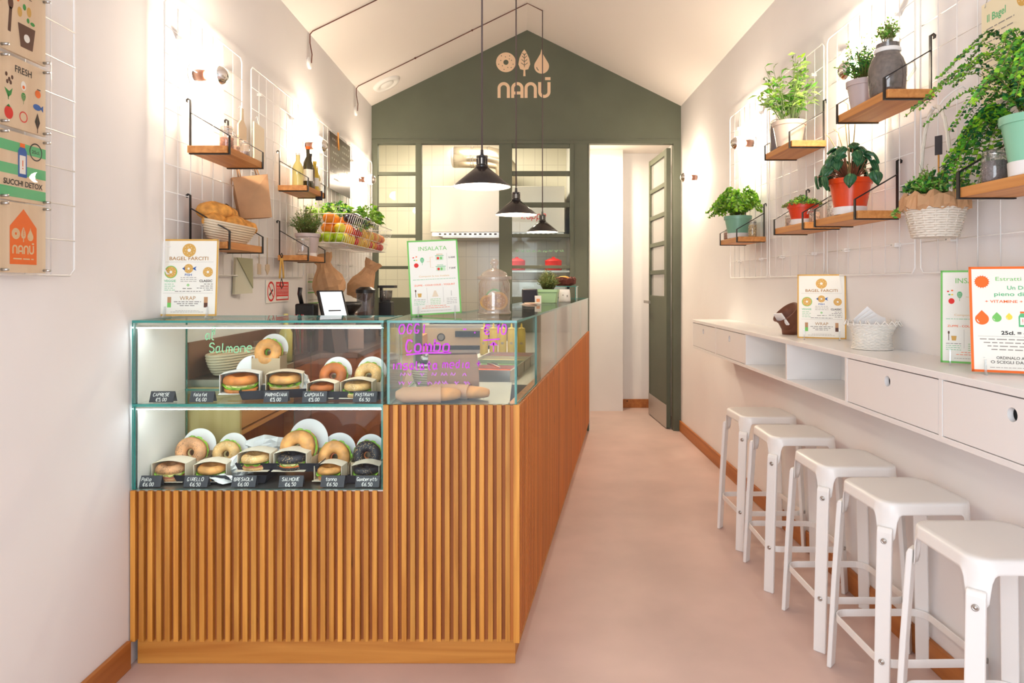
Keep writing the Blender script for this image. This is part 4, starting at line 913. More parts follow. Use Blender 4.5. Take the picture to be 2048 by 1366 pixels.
# ------------------------------------------------------------ wire baskets of fruit on the left wall
def wbasket(y0, L, label):
    o = thing('fruit_basket', label, 'basket', (XL + 0.035, y0, 1.722), 0, 'white wire fruit baskets'); D = 0.255; hh = 0.19; fl = 0.06
    def lvl(z): q = z / hh; return (0, D + fl * q, -0.0, L)
    m = MB()
    for z in (0.0, 0.063, 0.126, hh):
        x0, x1, a, b = lvl(z); c = 0.02; m.tube([(x0, a, z), (x1 - c, a, z), (x1, a + c, z), (x1, b - c, z), (x1 - c, b, z), (x0, b, z)], 0.0028 if z in (0.0, hh) else 0.0016, M_wire, 5, True)
    n = int(L / 0.05)
    for k in range(n + 1): y = L * k / n; m.tube([(0, y, 0.19), (0, y, 0), (D, y, 0), (D + fl, y, hh)], 0.0014, M_wire, 4)
    for k in range(1, 6): x = D * k / 6; m.tube([(x * (D + fl) / D, 0, hh), (x, 0, 0), (x, L, 0), (x * (D + fl) / D, L, hh)], 0.0014, M_wire, 4)
    m.build('wire_body', o)
wbasket(4.50, 0.70, 'white wire fruit basket with apples and oranges on the left wall'); wbasket(5.23, 0.70, 'white wire fruit basket with red fruit beside the green back wall')
def fruit(name, cat_, label, grp, x, y, z, r, mt, sc=(1, 1, 1), rot=None, stem=True):
    o = thing(name, label, cat_, (x, y, z), 0, grp, rot=rot or (rnd.uniform(-.4, .4), rnd.uniform(-.4, .4), rnd.uniform(0, 6)))
    m = MB(); k = 9; pr = []
    for i in range(k + 1): a = PI * i / k; pr.append((r * math.sin(a), -r * math.cos(a) * (0.92 if i not in (0, k) else 0.78)))
    pr[0] = (0, pr[0][1]); pr[-1] = (0, pr[-1][1]); m.lathe(pr, mt, 16, SC(*sc)); m.build('body', o)
    if stem: m = MB(); m.tube([(0, 0, r * 0.72 * sc[2]), (0.003, 0, r * 1.15 * sc[2])], 0.002, M_pbrown, 5); m.build('stem', o)
FA = mat('green_apple', (166, 196, 40), 0.3, var=0.12, vscale=20); FL = mat('lemon', (240, 206, 44), 0.4); FO = mat('orange_skin', (240, 140, 30), 0.5, bump=0.2, bscale=160); FR = mat('tomato', (206, 44, 28), 0.25); FY = mat('yellow_apple', (222, 206, 70), 0.3, var=0.1, vscale=20); FP = mat('papaya', (236, 176, 60), 0.4, var=0.15, vscale=14)
FB = mat('aubergine', (34, 26, 44), 0.15, spec=0.7); FZ = mat('courgette', (36, 56, 34), 0.3)
names = {'a': ('green_apple', 'apple', FA, 0.040), 'y': ('yellow_apple', 'apple', FY, 0.040), 'l': ('lemon', 'lemon', FL, 0.036), 'o': ('orange', 'orange', FO, 0.041), 't': ('tomato', 'tomato', FR, 0.033), 'p': ('mango', 'mango', FP, 0.040)}
cols = {'a': 'green apple', 'y': 'yellow apple', 'l': 'lemon', 'o': 'orange', 't': 'red tomato', 'p': 'yellow mango'}
X0 = XL + 0.035
rowsF = [(4.50, 'first wire basket', [('a', .05, .06, 0), ('a', .05, .15, 0), ('a', .14, .07, 0), ('a', .21, .10, 0), ('a', .14, .16, 0), ('y', .215, .20, 0), ('l', .21, .30, 0), ('o', .13, .26, 0), ('l', .21, .40, 0), ('t', .22, .49, 0), ('t', .14, .36, 0), ('p', .21, .58, 0), ('o', .12, .48, 0), ('l', .21, .655, 0), ('t', .12, .58, 0),
     ('y', .20, .12, 1), ('o', .12, .10, 1), ('o', .215, .26, 1), ('t', .22, .35, 1), ('o', .11, .22, 1), ('t', .22, .54, 1), ('p', .22, .63, 1), ('o', .13, .06, 2), ('o', .13, .18, 2), ('o', .16, .34, 2)]),
    (5.23, 'second wire basket', [('p', .21, .05, 0), ('p', .21, .14, 0), ('t', .22, .22, 0), ('l', .21, .30, 0), ('o', .21, .39, 0), ('t', .22, .47, 0), ('t', .20, .55, 0), ('p', .12, .1, 0), ('o', .12, .25, 0), ('o', .12, .4, 0), ('t', .22, .63, 0), ('t', .13, .55, 0),
     ('p', .22, .09, 1), ('l', .22, .19, 1), ('o', .22, .28, 1), ('p', .22, .37, 1), ('o', .22, .46, 1), ('t', .22, .55, 1), ('o', .21, .63, 1)])]
ORD = ('first', 'second', 'third', 'fourth', 'fifth', 'sixth')
for y0, wh, L_ in rowsF:
    L_ = sorted(L_, key=lambda q: q[2]); seen = {}
    for cc, x, y, lv in L_:
        nm, ct, mt, r = names[cc]; lay = ('bottom', 'second', 'top')[lv]; side = 'front' if x > 0.17 else 'wall side'
        k = (cc, lay, side); seen[k] = seen.get(k, 0) + 1
        fruit(nm, ct, '%s %s from the near end, %s layer, %s of the %s' % (ORD[seen[k] - 1], cols[cc], lay, side, wh), cols[cc] + 's in the wire baskets', X0 + x + 0.012 * lv, y0 + y, 1.7245 + r + lv * 0.062, r, mt, (1, 1, 1.25) if cc in 'lp' else (1, 1, 1))
for k, (y, z, mt, nm, lb) in enumerate(((4.86, 1.895, FB, 'aubergine', 'dark aubergine lying on the oranges'), (5.02, 1.90, FZ, 'courgette', 'dark green courgette beside the aubergine'), (5.26, 1.905, FB, 'aubergine', 'glossy dark aubergine bridging the two wire baskets'), (5.44, 1.90, FZ, 'courgette', 'dark courgette below the celery leaves'))):
    o = thing(nm, lb, 'vegetable', (X0 + 0.25, y, z + 0.022), 0, None, rot=(0, R(84), R(78 + 8 * k)))
    m = MB(); r = 0.038 if mt is FB else 0.026; m.lathe([(0, -0.13), (r * 0.75, -0.115), (r, -0.05), (r * 0.85, 0.05), (r * 0.5, 0.11), (0, 0.125)], mt, 16); m.build('body', o)
    m = MB(); m.lathe([(0, 0.15), (0.006, 0.15), (0.008, 0.125), (r * 0.62, 0.10), (r * 0.6, 0.095)], G2, 8); m.build('stalk', o)
def leafy(name, label, loc, n, sp, hz, mts, lf, w=None):
    o = thing(name, label, 'vegetable', loc)
    m = MB()
    for k in range(10): a = k * 2.4; m.tube([(0, 0, 0), (math.cos(a) * sp * 0.35, math.sin(a) * sp * 0.35, hz * 0.75)], [0.006, 0.003], G5, 5)
    m.build('stalks', o); m = MB()
    for k in range(n):
        a = rnd.uniform(0, 6.28); q = math.sqrt(rnd.random()); z = hz * rnd.uniform(0.35, 1.0) * (1 - 0.3 * q)
        p = Vector((math.cos(a) * sp * q * 0.8, math.sin(a) * sp * q * 1.3, z)); leaf(m, p, (math.cos(a), math.sin(a), rnd.uniform(-.4, .7)), lf * rnd.uniform(.7, 1.2), w or lf * 0.8, rnd.choice(mts), tip=0.15)
    m.build('leaves', o)
leafy('parsley_bunch', 'bunch of green parsley behind the oranges in the first wire basket', (X0 + 0.11, 4.92, 1.88), 220, 0.11, 0.17, [G2, G1, G3], 0.034)
leafy('celery_bunch', 'bright celery leaves rising from the second wire basket', (X0 + 0.17, 5.62, 1.88), 260, 0.13, 0.22, [G1, G2, G5], 0.045)
leafy('basil_bunch', 'small pale leafy sprig near the start of the first wire basket', (X0 + 0.06, 4.62, 1.86), 70, 0.07, 0.14, [G5, G1], 0.024)
leafy('olive_sprig', 'dark pointed leaves hanging over the front of the first wire basket', (X0 + 0.27, 4.97, 1.83), 70, 0.07, 0.07, [G3, G6], 0.055, 0.016)
for k in range(6):
    o = thing('chilli', 'red chilli in the far corner of the second wire basket, one of a small heap', 'chilli', (X0 + 0.07 + 0.03 * k, 5.88 - 0.012 * (k % 2), 1.80 + 0.02 * (k % 3)), 0, 'red chillies in the second wire basket', rot=(R(100 + 20 * k), 0, R(40 * k)))
    m = MB(); m.lathe([(0, -0.04), (0.007, -0.02), (0.009, 0.02), (0.004, 0.034)], FR, 8); m.build('pod', o); m = MB(); m.tube([(0, 0, 0.033), (0.004, 0, 0.05)], 0.002, G2, 5); m.build('stalk', o)

# ------------------------------------------------------------ printed menu cards in acrylic feet
M_acryl = glass('acrylic', (250, 252, 252), 0.10, 1.0, body=0.25, bodyc=(245, 248, 248))
def sign(label, loc, rz, w, h, border, fn, tilt=8, roll=0, group=None):
    o = thing('menu_card', label, 'menu card', loc, rz, group)
    TM = RX(-tilt) @ RY(roll) @ T(0, 0, 0.006)
    m = MB(); m.M = TM; m.box(-w / 2, w / 2, -0.0015, 0.0015, 0, h, M_paper); m.box(-w / 2, w / 2, 0.0016, 0.0035, 0, h, M_acryl)
    d = Draw(m, T(0, -0.0016, 0) @ FACE); b = w * 0.03
    for r_ in ((-w / 2, 0, -w / 2 + b, h), (w / 2 - b, 0, w / 2, h), (-w / 2, 0, w / 2, b), (-w / 2, h - b, w / 2, h)): d.rect(*r_, border, 1)
    fn(d, w, h); m.build('card', o)
    for s in (-1, 1):
        m = MB(); m.M = T(s * w * 0.36, 0, 0); m.prism([(-0.035, 0), (0.045, 0), (0.02, 0.016), (0.010, 0.05), (0.006, 0.05), (0.006, 0.006), (-0.006, 0.006), (-0.007, 0.045), (-0.012, 0.045), (-0.02, 0.012)], -0.0025, 0.0025, M_acryl, M=RZ(90) @ RX(90)); m.build('acrylic_foot', o)
    return o
M_dgrey = mat('print_dark_grey', (86, 78, 72), 0.6)
def menu_bagel(d, w, h):
    u = w; y = lambda t: h * t
    donut(d, 0, y(.855), .115 * u); d.text('BAGEL FARCITI', 0, y(.725), .085 * u, M_ochred, width=.66 * u)
    d.rect(-.42 * u, y(.70), .42 * u, y(.702), M_pgrey)
    donut(d, -.30 * u, y(.57), .095 * u, M_ochre); d.ring(-.30 * u, y(.57), .095 * u, .108 * u, M_pgreen, 1, 20)
    d.poly([(.06 * u, y(.615)), (.135 * u, y(.645)), (.115 * u, y(.615)), (.135 * u, y(.585))], M_pblue); d.poly([(-.11 * u, y(.615)), (-.06 * u, y(.64)), (-.06 * u, y(.59))], M_pblue); donut(d, 0, y(.615), .078 * u)
    donut(d, .33 * u, y(.57), .085 * u)
    d.text('FISH', 0, y(.52), .055 * u, M_pblue, width=.12 * u); d.text('VEGGIE', -.31 * u, y(.44), .055 * u, M_papergreen, width=.2 * u); d.text('CLASSIC', .30 * u, y(.44), .055 * u, M_dgrey, width=.22 * u, bold=.03)
    for k in range(3): d.dashes(-.13 * u, .14 * u, y(.495 - .025 * k), .008 * u, M_pgrey)
    for k in range(4): d.dashes(-.40 * u, -.24 * u + .02 * u * (k % 2), y(.41 - .026 * k), .008 * u, M_papergreen); d.dashes((.27 - .06 * (k % 3)) * u, .42 * u, y(.41 - .026 * k), .009 * u, M_dgrey)
    d.disc(0, y(.40), .022 * u, M_pgreen, n=10); d.disc(0, y(.40), .008 * u, M_paper, z=2, n=8)
    d.dashes(-.09 * u, .10 * u, y(.35), .014 * u, M_pgrey); d.dashes(-.22 * u, .22 * u, y(.315), .009 * u, M_dgrey); d.rect(-.42 * u, y(.295), .42 * u, y(.297), M_pgrey)
    d.text('WRAP', 0, y(.205), .095 * u, M_ochred, width=.27 * u, bold=0)
    for k in range(3): d.dashes((-.23 + .05 * k) * u, (.23 - .05 * k) * u, y(.18 - .025 * k), .010 * u, M_dgrey)
    for s, c1, c2 in ((-1, M_psand, M_pgreen), (1, M_psand, M_pbrown)): d.rect(s * .31 * u - .032 * u, y(.17), s * .31 * u + .032 * u, y(.245), M_kraft); d.rect(s * .31 * u - .032 * u, y(.11), s * .31 * u + .032 * u, y(.17), c2)
    d.dashes(-.2 * u, .2 * u, y(.065), .006 * u, M_pgrey); d.dashes(-.28 * u, .28 * u, y(.048), .006 * u, M_pgrey)
def tree(d, x, y, s, c, c2):
    d.poly([(x + s * .42 * math.sin(a * PI / 8) * (1 - .25 * math.cos(a * PI / 8)), y + s * .5 - s * .62 * math.cos(a * PI / 8)) for a in range(0, 17)], c); d.rect(x - s * .035, y - s * .55, x + s * .035, y + s * .7, c, 1)
    for k in range(4): d.line([(x - s * .3, y + s * (.1 + .25 * k)), (x, y + s * (-.05 + .25 * k)), (x + s * .3, y + s * (.1 + .25 * k))], s * .045, c2, 2)
def menu_salad(d, w, h):
    u = w; y = lambda t: h * t
    d.text('INSALATA', 0, y(.86), .115 * u, M_pgreen, width=.56 * u, bold=0)
    tree(d, -.22 * u, y(.70), .09 * u, M_papergreen, M_paper); d.disc(-.34 * u, y(.665), .045 * u, M_pred)
    for (a, b, c) in ((-.39, .77, M_pred), (-.33, .78, M_orange), (-.37, .735, M_papergreen), (-.33, .735, M_pyellow)): d.disc(a * u, y(b), .018 * u, c, .012 * u, n=8)
    d.line([(-.13 * u, y(.71)), (-.06 * u, y(.71))], .006 * u, M_psand); d.line([(.0, y(.77)), (-.06 * u, y(.77)), (-.06 * u, y(.63)), (.0, y(.63))], .006 * u, M_psand)
    for yy, t_, k in ((.745, 'MEDIA', 0), (.60, 'GRANDE', 1)):
        d.text(t_, .13 * u, y(yy + .052), .028 * u, M_ochre if not k else M_papergreen, width=.12 * u)
        d.rect(.04 * u, y(yy + .035), (.21 + .03 * k) * u, y(yy + .043), M_papergreen); d.rect(.05 * u, y(yy - .02), (.20 + .03 * k) * u, y(yy + .03), mat('print_mint_pale', (200, 226, 196), 0.6)); d.disc(.095 * u, y(yy + .005), .026 * u, M_pred, z=2, n=14); d.disc(.155 * u, y(yy + .005), .02 * u, M_pgreen, .03 * u, z=2, n=10)
    d.rect(.27 * u, y(.58), .273 * u, y(.82), M_pgrey); d.text('5.00€', .37 * u, y(.745), .05 * u, M_dgrey, width=.13 * u); d.text('7.00€', .37 * u, y(.60), .05 * u, M_dgrey, width=.13 * u)
    d.text('Componi la tua Insalata', 0, y(.505), .045 * u, M_psand, width=.6 * u); d.dashes(-.42 * u, .42 * u, y(.47), .007 * u, M_papergreen)
    d.text('ZUPPE - COUS COUS - YOGURT', 0, y(.385), .045 * u, M_orange, width=.8 * u)
    d.line([(-.38 * u, y(.24)), (-.38 * u, y(.31))], .01 * u, M_pbrown); d.disc(-.38 * u, y(.325), .015 * u, M_pbrown, .025 * u, n=10); d.poly([(-.345 * u, y(.29)), (-.265 * u, y(.29)), (-.275 * u, y(.24)), (-.335 * u, y(.24))], M_ochre)
    for k in range(6): d.rect(-.06 * u + .008 * u * k, y(.24 + .014 * k), .06 * u - .008 * u * k, y(.248 + .014 * k), M_psand)
    d.line([(.32 * u, y(.24)), (.32 * u, y(.31))], .008 * u, M_pgrey)
    for x in (-.16, .16): d.rect(x * u, y(.16), (x + .003) * u, y(.36), M_pgrey)
    for k in range(4): d.dashes(-.42 * u, -.2 * u, y(.205 - .022 * k), .007 * u, M_papergreen if k else M_dgrey); d.dashes(-.10 * u, .10 * u, y(.205 - .022 * k), .007 * u, M_pgreen); d.dashes(.22 * u, .42 * u, y(.205 - .022 * k), .007 * u, M_pgrey)
    d.dashes(-.2 * u, .2 * u, y(.115), .008 * u, M_orange); d.dashes(-.27 * u, .27 * u, y(.09), .008 * u, M_orange); d.dashes(-.3 * u, .3 * u, y(.05), .006 * u, M_pgrey)
def drop(d, x, y, s, c):
    d.poly([(x, y + s * 1.5)] + [(x + s * math.cos(R(a)), y + s * math.sin(R(a))) for a in range(35, -216, -15)], c); d.ring(x, y, s * .66, s * .78, M_paper, 2, 8, 190, 235)
def juice(d, x, y, s, c, c2):
    d.poly([(x - s * .42, y), (x + s * .42, y), (x + s * .42, y + s * 1.3), (x + s * .2, y + s * 1.7), (x - s * .2, y + s * 1.7), (x - s * .42, y + s * 1.3)], c); d.rect(x - s * .24, y + s * 1.72, x + s * .24, y + s * 1.95, M_orange); d.rect(x - s * .27, y + s * .25, x + s * .27, y + s * 1.2, M_paper, 2)
    d.rect(x - s * .03, y + s * .6, x + s * .03, y + s * 1.0, c2, 3); d.rect(x - s * .03, y + s * .45, x + s * .03, y + s * .52, c2, 3)
def menu_juice(d, w, h):
    u = w; y = lambda t: h * t
    d.disc(-.36 * u, y(.855), .075 * u, M_orange, n=24)
    for k in range(18): a = k * PI / 9; d.poly([(-.36 * u + .07 * u * math.cos(a - .12), y(.855) + .07 * u * math.sin(a - .12)), (-.36 * u + .07 * u * math.cos(a + .12), y(.855) + .07 * u * math.sin(a + .12)), (-.36 * u + .088 * u * math.cos(a), y(.855) + .088 * u * math.sin(a))], M_orange)
    d.text('Estratti di frutta', .10 * u, y(.865), .07 * u, M_pgreen, width=.62 * u, bold=0); d.text('Un Drink', .06 * u, y(.78), .07 * u, M_papergreen, width=.3 * u); d.text('pieno di Salute', .06 * u, y(.72), .07 * u, M_papergreen, width=.58 * u)
    d.text('+ VITAMINE + BENESSERE', .04 * u, y(.655), .048 * u, M_orange, width=.74 * u)
    drop(d, -.37 * u, y(.50), .075 * u, M_orange); drop(d, -.21 * u, y(.51), .05 * u, M_pgreen); drop(d, -.08 * u, y(.52), .035 * u, M_pyellow); juice(d, .06 * u, y(.43), .10 * u, M_papergreen, M_pred); drop(d, .2 * u, y(.52), .035 * u, M_pyellow); drop(d, .33 * u, y(.51), .05 * u, M_pred)
    d.text('25cl. = 4.50€', .04 * u, y(.355), .065 * u, M_pblack, width=.42 * u, bold=.03)
    for k in range(4): d.dashes((-.40 + .04 * k) * u, .40 * u, y(.305 - .032 * k), .012 * u, M_pgrey)
    d.rect(-.42 * u, y(.335), .42 * u, y(.337), M_pgrey); d.text('ORDINALO AL BANCO', .02 * u, y(.125), .05 * u, M_dgrey, width=.5 * u); d.text('O SCEGLI DALLA FRIGO', .02 * u, y(.085), .05 * u, M_dgrey, width=.62 * u); d.dashes(-.3 * u, .3 * u, y(.045), .006 * u, M_pgrey)
GTz = GT + 0.0005
sign('ochre framed bagel menu card standing on the sandwich case', (-1.385, 2.80, GTz), R(0), 0.243, 0.318, M_ochre, menu_bagel, tilt=4)
sign('green framed salad menu card standing on the tall glass case, tilted', (-0.375, 2.93, GTz), R(10), 0.218, 0.325, M_pgreen, menu_salad, tilt=6, roll=-3)
sign('small ochre framed bagel menu card on the white wall desk', (1.425, 3.25, DT + .0005), R(-22), 0.215, 0.312, M_ochre, menu_bagel, tilt=10)
sign('green framed salad menu card on the wall desk, behind the orange one', (1.475, 2.22, DT + .0005), R(-32), 0.215, 0.312, M_pgreen, menu_salad, tilt=10).scale = (0.9, 0.9, 1)
sign('orange framed juice menu card at the near end of the wall desk', (1.45, 1.99, DT + .0005), R(-24), 0.235, 0.318, M_orange, menu_juice, tilt=9)

# ------------------------------------------------------------ printed birch boards on the left wall
def board(z, fn, label, hh=0.20):
    o = thing('printed_board', label, 'poster', (XL + 0.044, 1.966, z), R(90), 'square printed birch boards on the left wall')
    W_ = 0.182; m = MB(); m.box(-W_ / 2, W_ / 2, -0.004, 0.004, 0, hh, M_ply); fn(Draw(m, T(0, -0.0042, 0) @ FACE), W_, hh); m.build('panel', o)
    m = MB(); m.box(-W_ / 2, W_ / 2, -0.0095, -0.0065, -0.003, hh + 0.003, M_acryl if False else glass('board_cover', (252, 252, 252), 0.012, .2)); m.build('clear_cover', o)
    for sx in (-1, 1):
        for zz in (0.008, hh - 0.008): m = MB(); m.M = T(sx * (W_ / 2 - 0.008), -0.01, zz); m.lathe([(0, 0.02), (0.004, 0.02), (0.004, 0), (0, 0)], M_steel, 10, RX(90) @ T(0, 0, -0.006)); m.build('stud', o)
def b_soup(d, w, h):
    d.text('ZUPPE', 0, h * .86, w * .12, M_pblack, width=w * .36); d.line([(-w * .3, h * .27), (-w * .27, h * .62)], w * .06, M_pbrown); d.disc(-w * .27, h * .68, w * .055, M_pbrown, w * .1)
    d.poly([(-w * .12, h * .46), (w * .26, h * .46), (w * .2, h * .13), (-w * .06, h * .13)], M_pbrown); d.disc(w * .07, h * .28, w * .065, M_pwhite, z=2)
    for (x, y, c, a, b) in ((-.08, .62, M_ochre, .05, .08), (.02, .72, M_pgreend, .035, .05), (.12, .68, M_ochre, .05, .08), (-.12, .78, M_orange, .03, .03), (.1, .55, M_pgreend, .03, .04), (.2, .53, M_pgreend, .05, .03)): d.disc(w * x, h * y, w * a, c, w * b, n=12)
def b_fresh(d, w, h):
    d.text('FRESH', 0, h * .80, w * .15, M_pblack, width=w * .36)
    for (x, y) in ((-.36, .72), (-.3, .66), (-.27, .62), (-.34, .62), (-.24, .70)): d.disc(w * x, h * y, w * .025, M_pbrown, w * .035, n=8)
    d.disc(0, h * .64, w * .055, M_pwhite, w * .075); d.disc(0, h * .62, w * .028, M_orange, z=2); d.disc(w * .32, h * .6, w * .065, M_orange); d.rect(w * .3, h * .66, w * .38, h * .675, M_pblack)
    d.poly([(-w * .32, h * .4), (-w * .40, h * .53), (-w * .30, h * .49), (-w * .23, h * .55), (-w * .26, h * .45)], M_pgreend); d.rect(-w * .325, h * .37, -w * .31, h * .45, M_pgreend); tree(d, 0, h * .43, w * .11, M_pgreend, M_ply)
    d.disc(w * .3, h * .40, w * .09, M_pblue, w * .05); d.poly([(w * .37, h * .40), (w * .44, h * .45), (w * .44, h * .35)], M_pblue)
    d.disc(-w * .31, h * .19, w * .09, M_pred, w * .1); d.poly([(-w * .36, h * .27), (-w * .27, h * .27), (-w * .31, h * .31)], M_pgreend); d.ring(0, h * .19, w * .07, w * .088, M_pred)
    d.poly([(w * .31, h * .06), (w * .25, h * .18), (w * .31, h * .32), (w * .37, h * .18)], M_pblack); d.line([(w * .31, h * .02), (w * .31, h * .3)], w * .015, M_pbrown, 2)
def b_juice(d, w, h):
    for k in (0, 1, 2): d.rect(-w / 2, h * (.05 + .33 * k), w / 2, h * (.20 + .33 * k), M_papergreen)
    d.ring(w * .27, h * .78, w * .125, w * .145, M_pblack, 2); d.text('25cl.', w * .27, h * .755, w * .075, M_pblack, z=2, width=w * .18)
    d.rect(-w * .12, h * .36, w * .07, h * .74, M_pblue, 2); d.poly([(-w * .12, h * .74), (w * .07, h * .74), (w * .03, h * .80), (-w * .08, h * .80)], M_pblue, 2); d.rect(-w * .08, h * .80, w * .03, h * .86, M_orange, 2); d.rect(-w * .09, h * .41, w * .04, h * .68, M_pwhite, 3); d.rect(-w * .035, h * .52, -w * .015, h * .61, M_orange, 4); d.rect(-w * .035, h * .48, -w * .015, h * .50, M_orange, 4)
    d.text('SUCCHI DETOX', 0, h * .225, w * .12, M_pblack, z=3, width=w * .84, bold=.02)
def b_logo(d, w, h):
    d.poly([(-w * .29, h * .12), (w * .29, h * .12), (w * .29, h * .66), (0, h * .92), (-w * .29, h * .66)], M_orange); emblem(d, 0, h * .27, w * .48, M_psand, M_orange, z=2); d.dashes(-w * .22, w * .22, h * .19, w * .02, M_psand, z=2)
board(2.106, b_soup, 'birch board with a soup cup and spoon print, top of the column'); board(1.893, b_fresh, 'birch board with rows of small food pictures, second from top'); board(1.686, b_juice, 'green striped board with a blue bottle print, third from top', 0.195); board(1.481, b_logo, 'birch board with an orange house shaped print, bottom of the column')

# ------------------------------------------------------------ poster, chalk board, signs and bags hung on the grids
o = thing('paper_poster', 'pale yellow paper poster with green title hanging on the right grid', 'poster', (XR - 0.045, 2.08, 2.03), R(-90))
m = MB(); w, h = 0.30, 0.33; m.box(-w / 2, w / 2, -0.001, 0.001, 0, h, mat('poster_cream', (240, 228, 194), 0.6)); d = Draw(m, T(0, -0.0012, 0) @ FACE)
d.text('Il Bagel', -.08, .265, .034, M_papergreen, width=.085); donut(d, .04, .285, .03, M_ochre)
for k in range(7): d.dashes(-.125, -.02 + (.12 if k > 2 else .02), .24 - .021 * k, .0035, M_pgrey)
m.build('sheet', o)
for x in (-0.13, 0.13): m = MB(); m.tube([(x, -0.004, h - 0.015), (x, 0.004, h + 0.012), (x - 0.004, 0.012, h + 0.02)], 0.0014, M_steel, 5); m.build('clip', o)
o = thing('chalk_board', 'dark chalk board clipped high on the left grid', 'chalk board', (XL + 0.045, 5.37, 2.16), R(90))
m = MB(); w, h = 0.60, 0.43; m.box(-w / 2, w / 2, -0.004, 0.004, 0, h, mat('chalk_slate', (60, 46, 40), 0.3, spec=0.6)); d = Draw(m, T(0, -0.0045, 0) @ FACE)
for y in range(7):
    for (a, b) in ((-.25, -.06), (.02, .24)):
        if y == 6: a, b = -.2, .05
        x = a + rnd.uniform(0, .04)
        while x < b: d.line([(x + k * .007, h * (.90 - .115 * y) + .008 * math.sin(k * 2.3 + x * 50)) for k in range(rnd.randint(4, 6))], .0045, M_chalk); x += rnd.choice((.045, .06))
m.build('slate', o); m = MB(); m.tube([(-.06, -.008, h - .10), (-.10, -.012, h + 0.03)], 0.006, M_plinth, 5); m.build('wooden_peg', o)
o = thing('no_smoking_sign', 'white and red VIETATO FUMARE sign on the left wall', 'sign', (XL + 0.006, 4.12, 1.337), R(90))
m = MB(); w, h = 0.38, 0.132; m.box(-w / 2, w / 2, -0.002, 0.002, 0, h, M_pwhite); d = Draw(m, T(0, -0.0022, 0) @ FACE); RD = mat('sign_red', (222, 22, 24), 0.5)
d.ring(-w * .31, h * .5, h * .36, h * .45, RD); d.line([(-w * .31 - h * .28, h * .78), (-w * .31 + h * .28, h * .22)], h * .07, RD, 3); d.line([(-w * .31 - h * .22, h * .32), (-w * .31 + h * .2, h * .58)], h * .1, M_pblack, 2)
d.rect(-w * .10, h * .08, w * .47, h * .93, RD); d.text('VIETATO FUMARE', w * .185, h * .76, h * .12, M_pwhite, 2, width=w * .5)
for k in range(6): d.dashes(-w * .07, w * .44, h * (.66 - .065 * k), h * .02, M_pwhite, 2)
d.rect(-w * .07, h * .14, w * .44, h * .26, M_pwhite, 2); m.build('plate', o)
def pbag(name, label, loc, rz, w, dp, h, mt, handles=True, cat_='paper bag', grp=None):
    o = thing(name, label, cat_, loc, rz, grp)
    m = MB(); vs = []; L = [(0, 1, 1), (h * .35, 1.02, 1.0), (h * .7, 1.0, .9), (h * .92, .98, .6), (h, .97, .42)]
    for z, a, b in L: vs += [(-w / 2 * a, -dp / 2 * b, z), (-w * .1, -dp / 2 * b - .008, z), (w / 2 * a, -dp / 2 * b, z), (w / 2 * a * .985, 0, z + .0), (w / 2 * a, dp / 2 * b, z), (-w / 2 * a, dp / 2 * b, z), (-w / 2 * a * .985, 0, z)]
    n = 7; fs = [tuple(range(n))[::-1]] + [(i * n + k, i * n + (k + 1) % n, (i + 1) * n + (k + 1) % n, (i + 1) * n + k) for i in range(4) for k in range(n)]
    m.add(vs, fs, mt); m.build('paper_body', o)
    if handles:
        for s in (-1, 1): m = MB(); m.tube([(-w * .22, s * dp * .2, h * .93), (-w * .19, s * dp * .15, h * 1.2), (-w * .10, s * .005, h * 1.36), (w * .02, s * dp * .15, h * 1.22), (w * .10, s * dp * .2, h * .93)], 0.0035, M_kraft, 6); m.build('handle', o)
    return o
o = thing('paper_bag', 'brown paper carrier bag hanging beside the jar shelf', 'paper bag', (-1.385, 3.50, 1.785), rot=(0, R(-7), R(30)))
m = MB(); w, dp, h = .085, .05, .225; k_ = .012
F = [(-w * .84, -dp, 0), (w * .92, -dp, -.004), (w, -dp * .8, h * .97), (-w, -dp * .8, h * .93), (.0, -dp - k_, h * .55)]; Bk = [(-w * .84, dp, 0), (w * .92, dp, 0), (w, dp * .8, h), (-w, dp * .8, h * .95)]; Sd = [(w * .90, 0, h * .45), (-w * .86, 0, h * .45)]
vs = F + Bk + Sd; m.add(vs, [(0, 1, 4), (1, 2, 4), (2, 3, 4), (3, 0, 4), (5, 8, 7, 6), (0, 5, 6, 1), (1, 6, 9), (6, 7, 9), (7, 2, 9), (2, 1, 9), (0, 3, 10), (3, 8, 10), (8, 5, 10), (5, 0, 10)], M_kraft); m.build('paper_body', o)
for s in (-1, 1): m = MB(); m.tube([(-.045, s * dp * .75, h * .9), (-.05, s * dp * .5, h * 1.15), (-.01, 0, h * 1.42), (.035, s * dp * .5, h * 1.15), (.045, s * dp * .75, h * .92)], .0035, M_kraft, 6); m.build('handle', o)
m = MB(); m.M = T(-1.455, 3.52, 1.395) @ RZ(62); m.prism([(-.055, 0), (.055, 0.005), (.052, .185), (-.045, .188)], -0.01, 0.01, mat('felt_pale', (206, 202, 178), 0.85), M=FACE); m.prism([(-.045, .188), (.052, .185), (.055, .03)], 0.0105, 0.016, mat('felt_green', (164, 160, 128), 0.85), M=FACE)
tag(m.build('felt_pouch'), 'pale folded felt pouch hanging below the bread shelf', 'pouch')
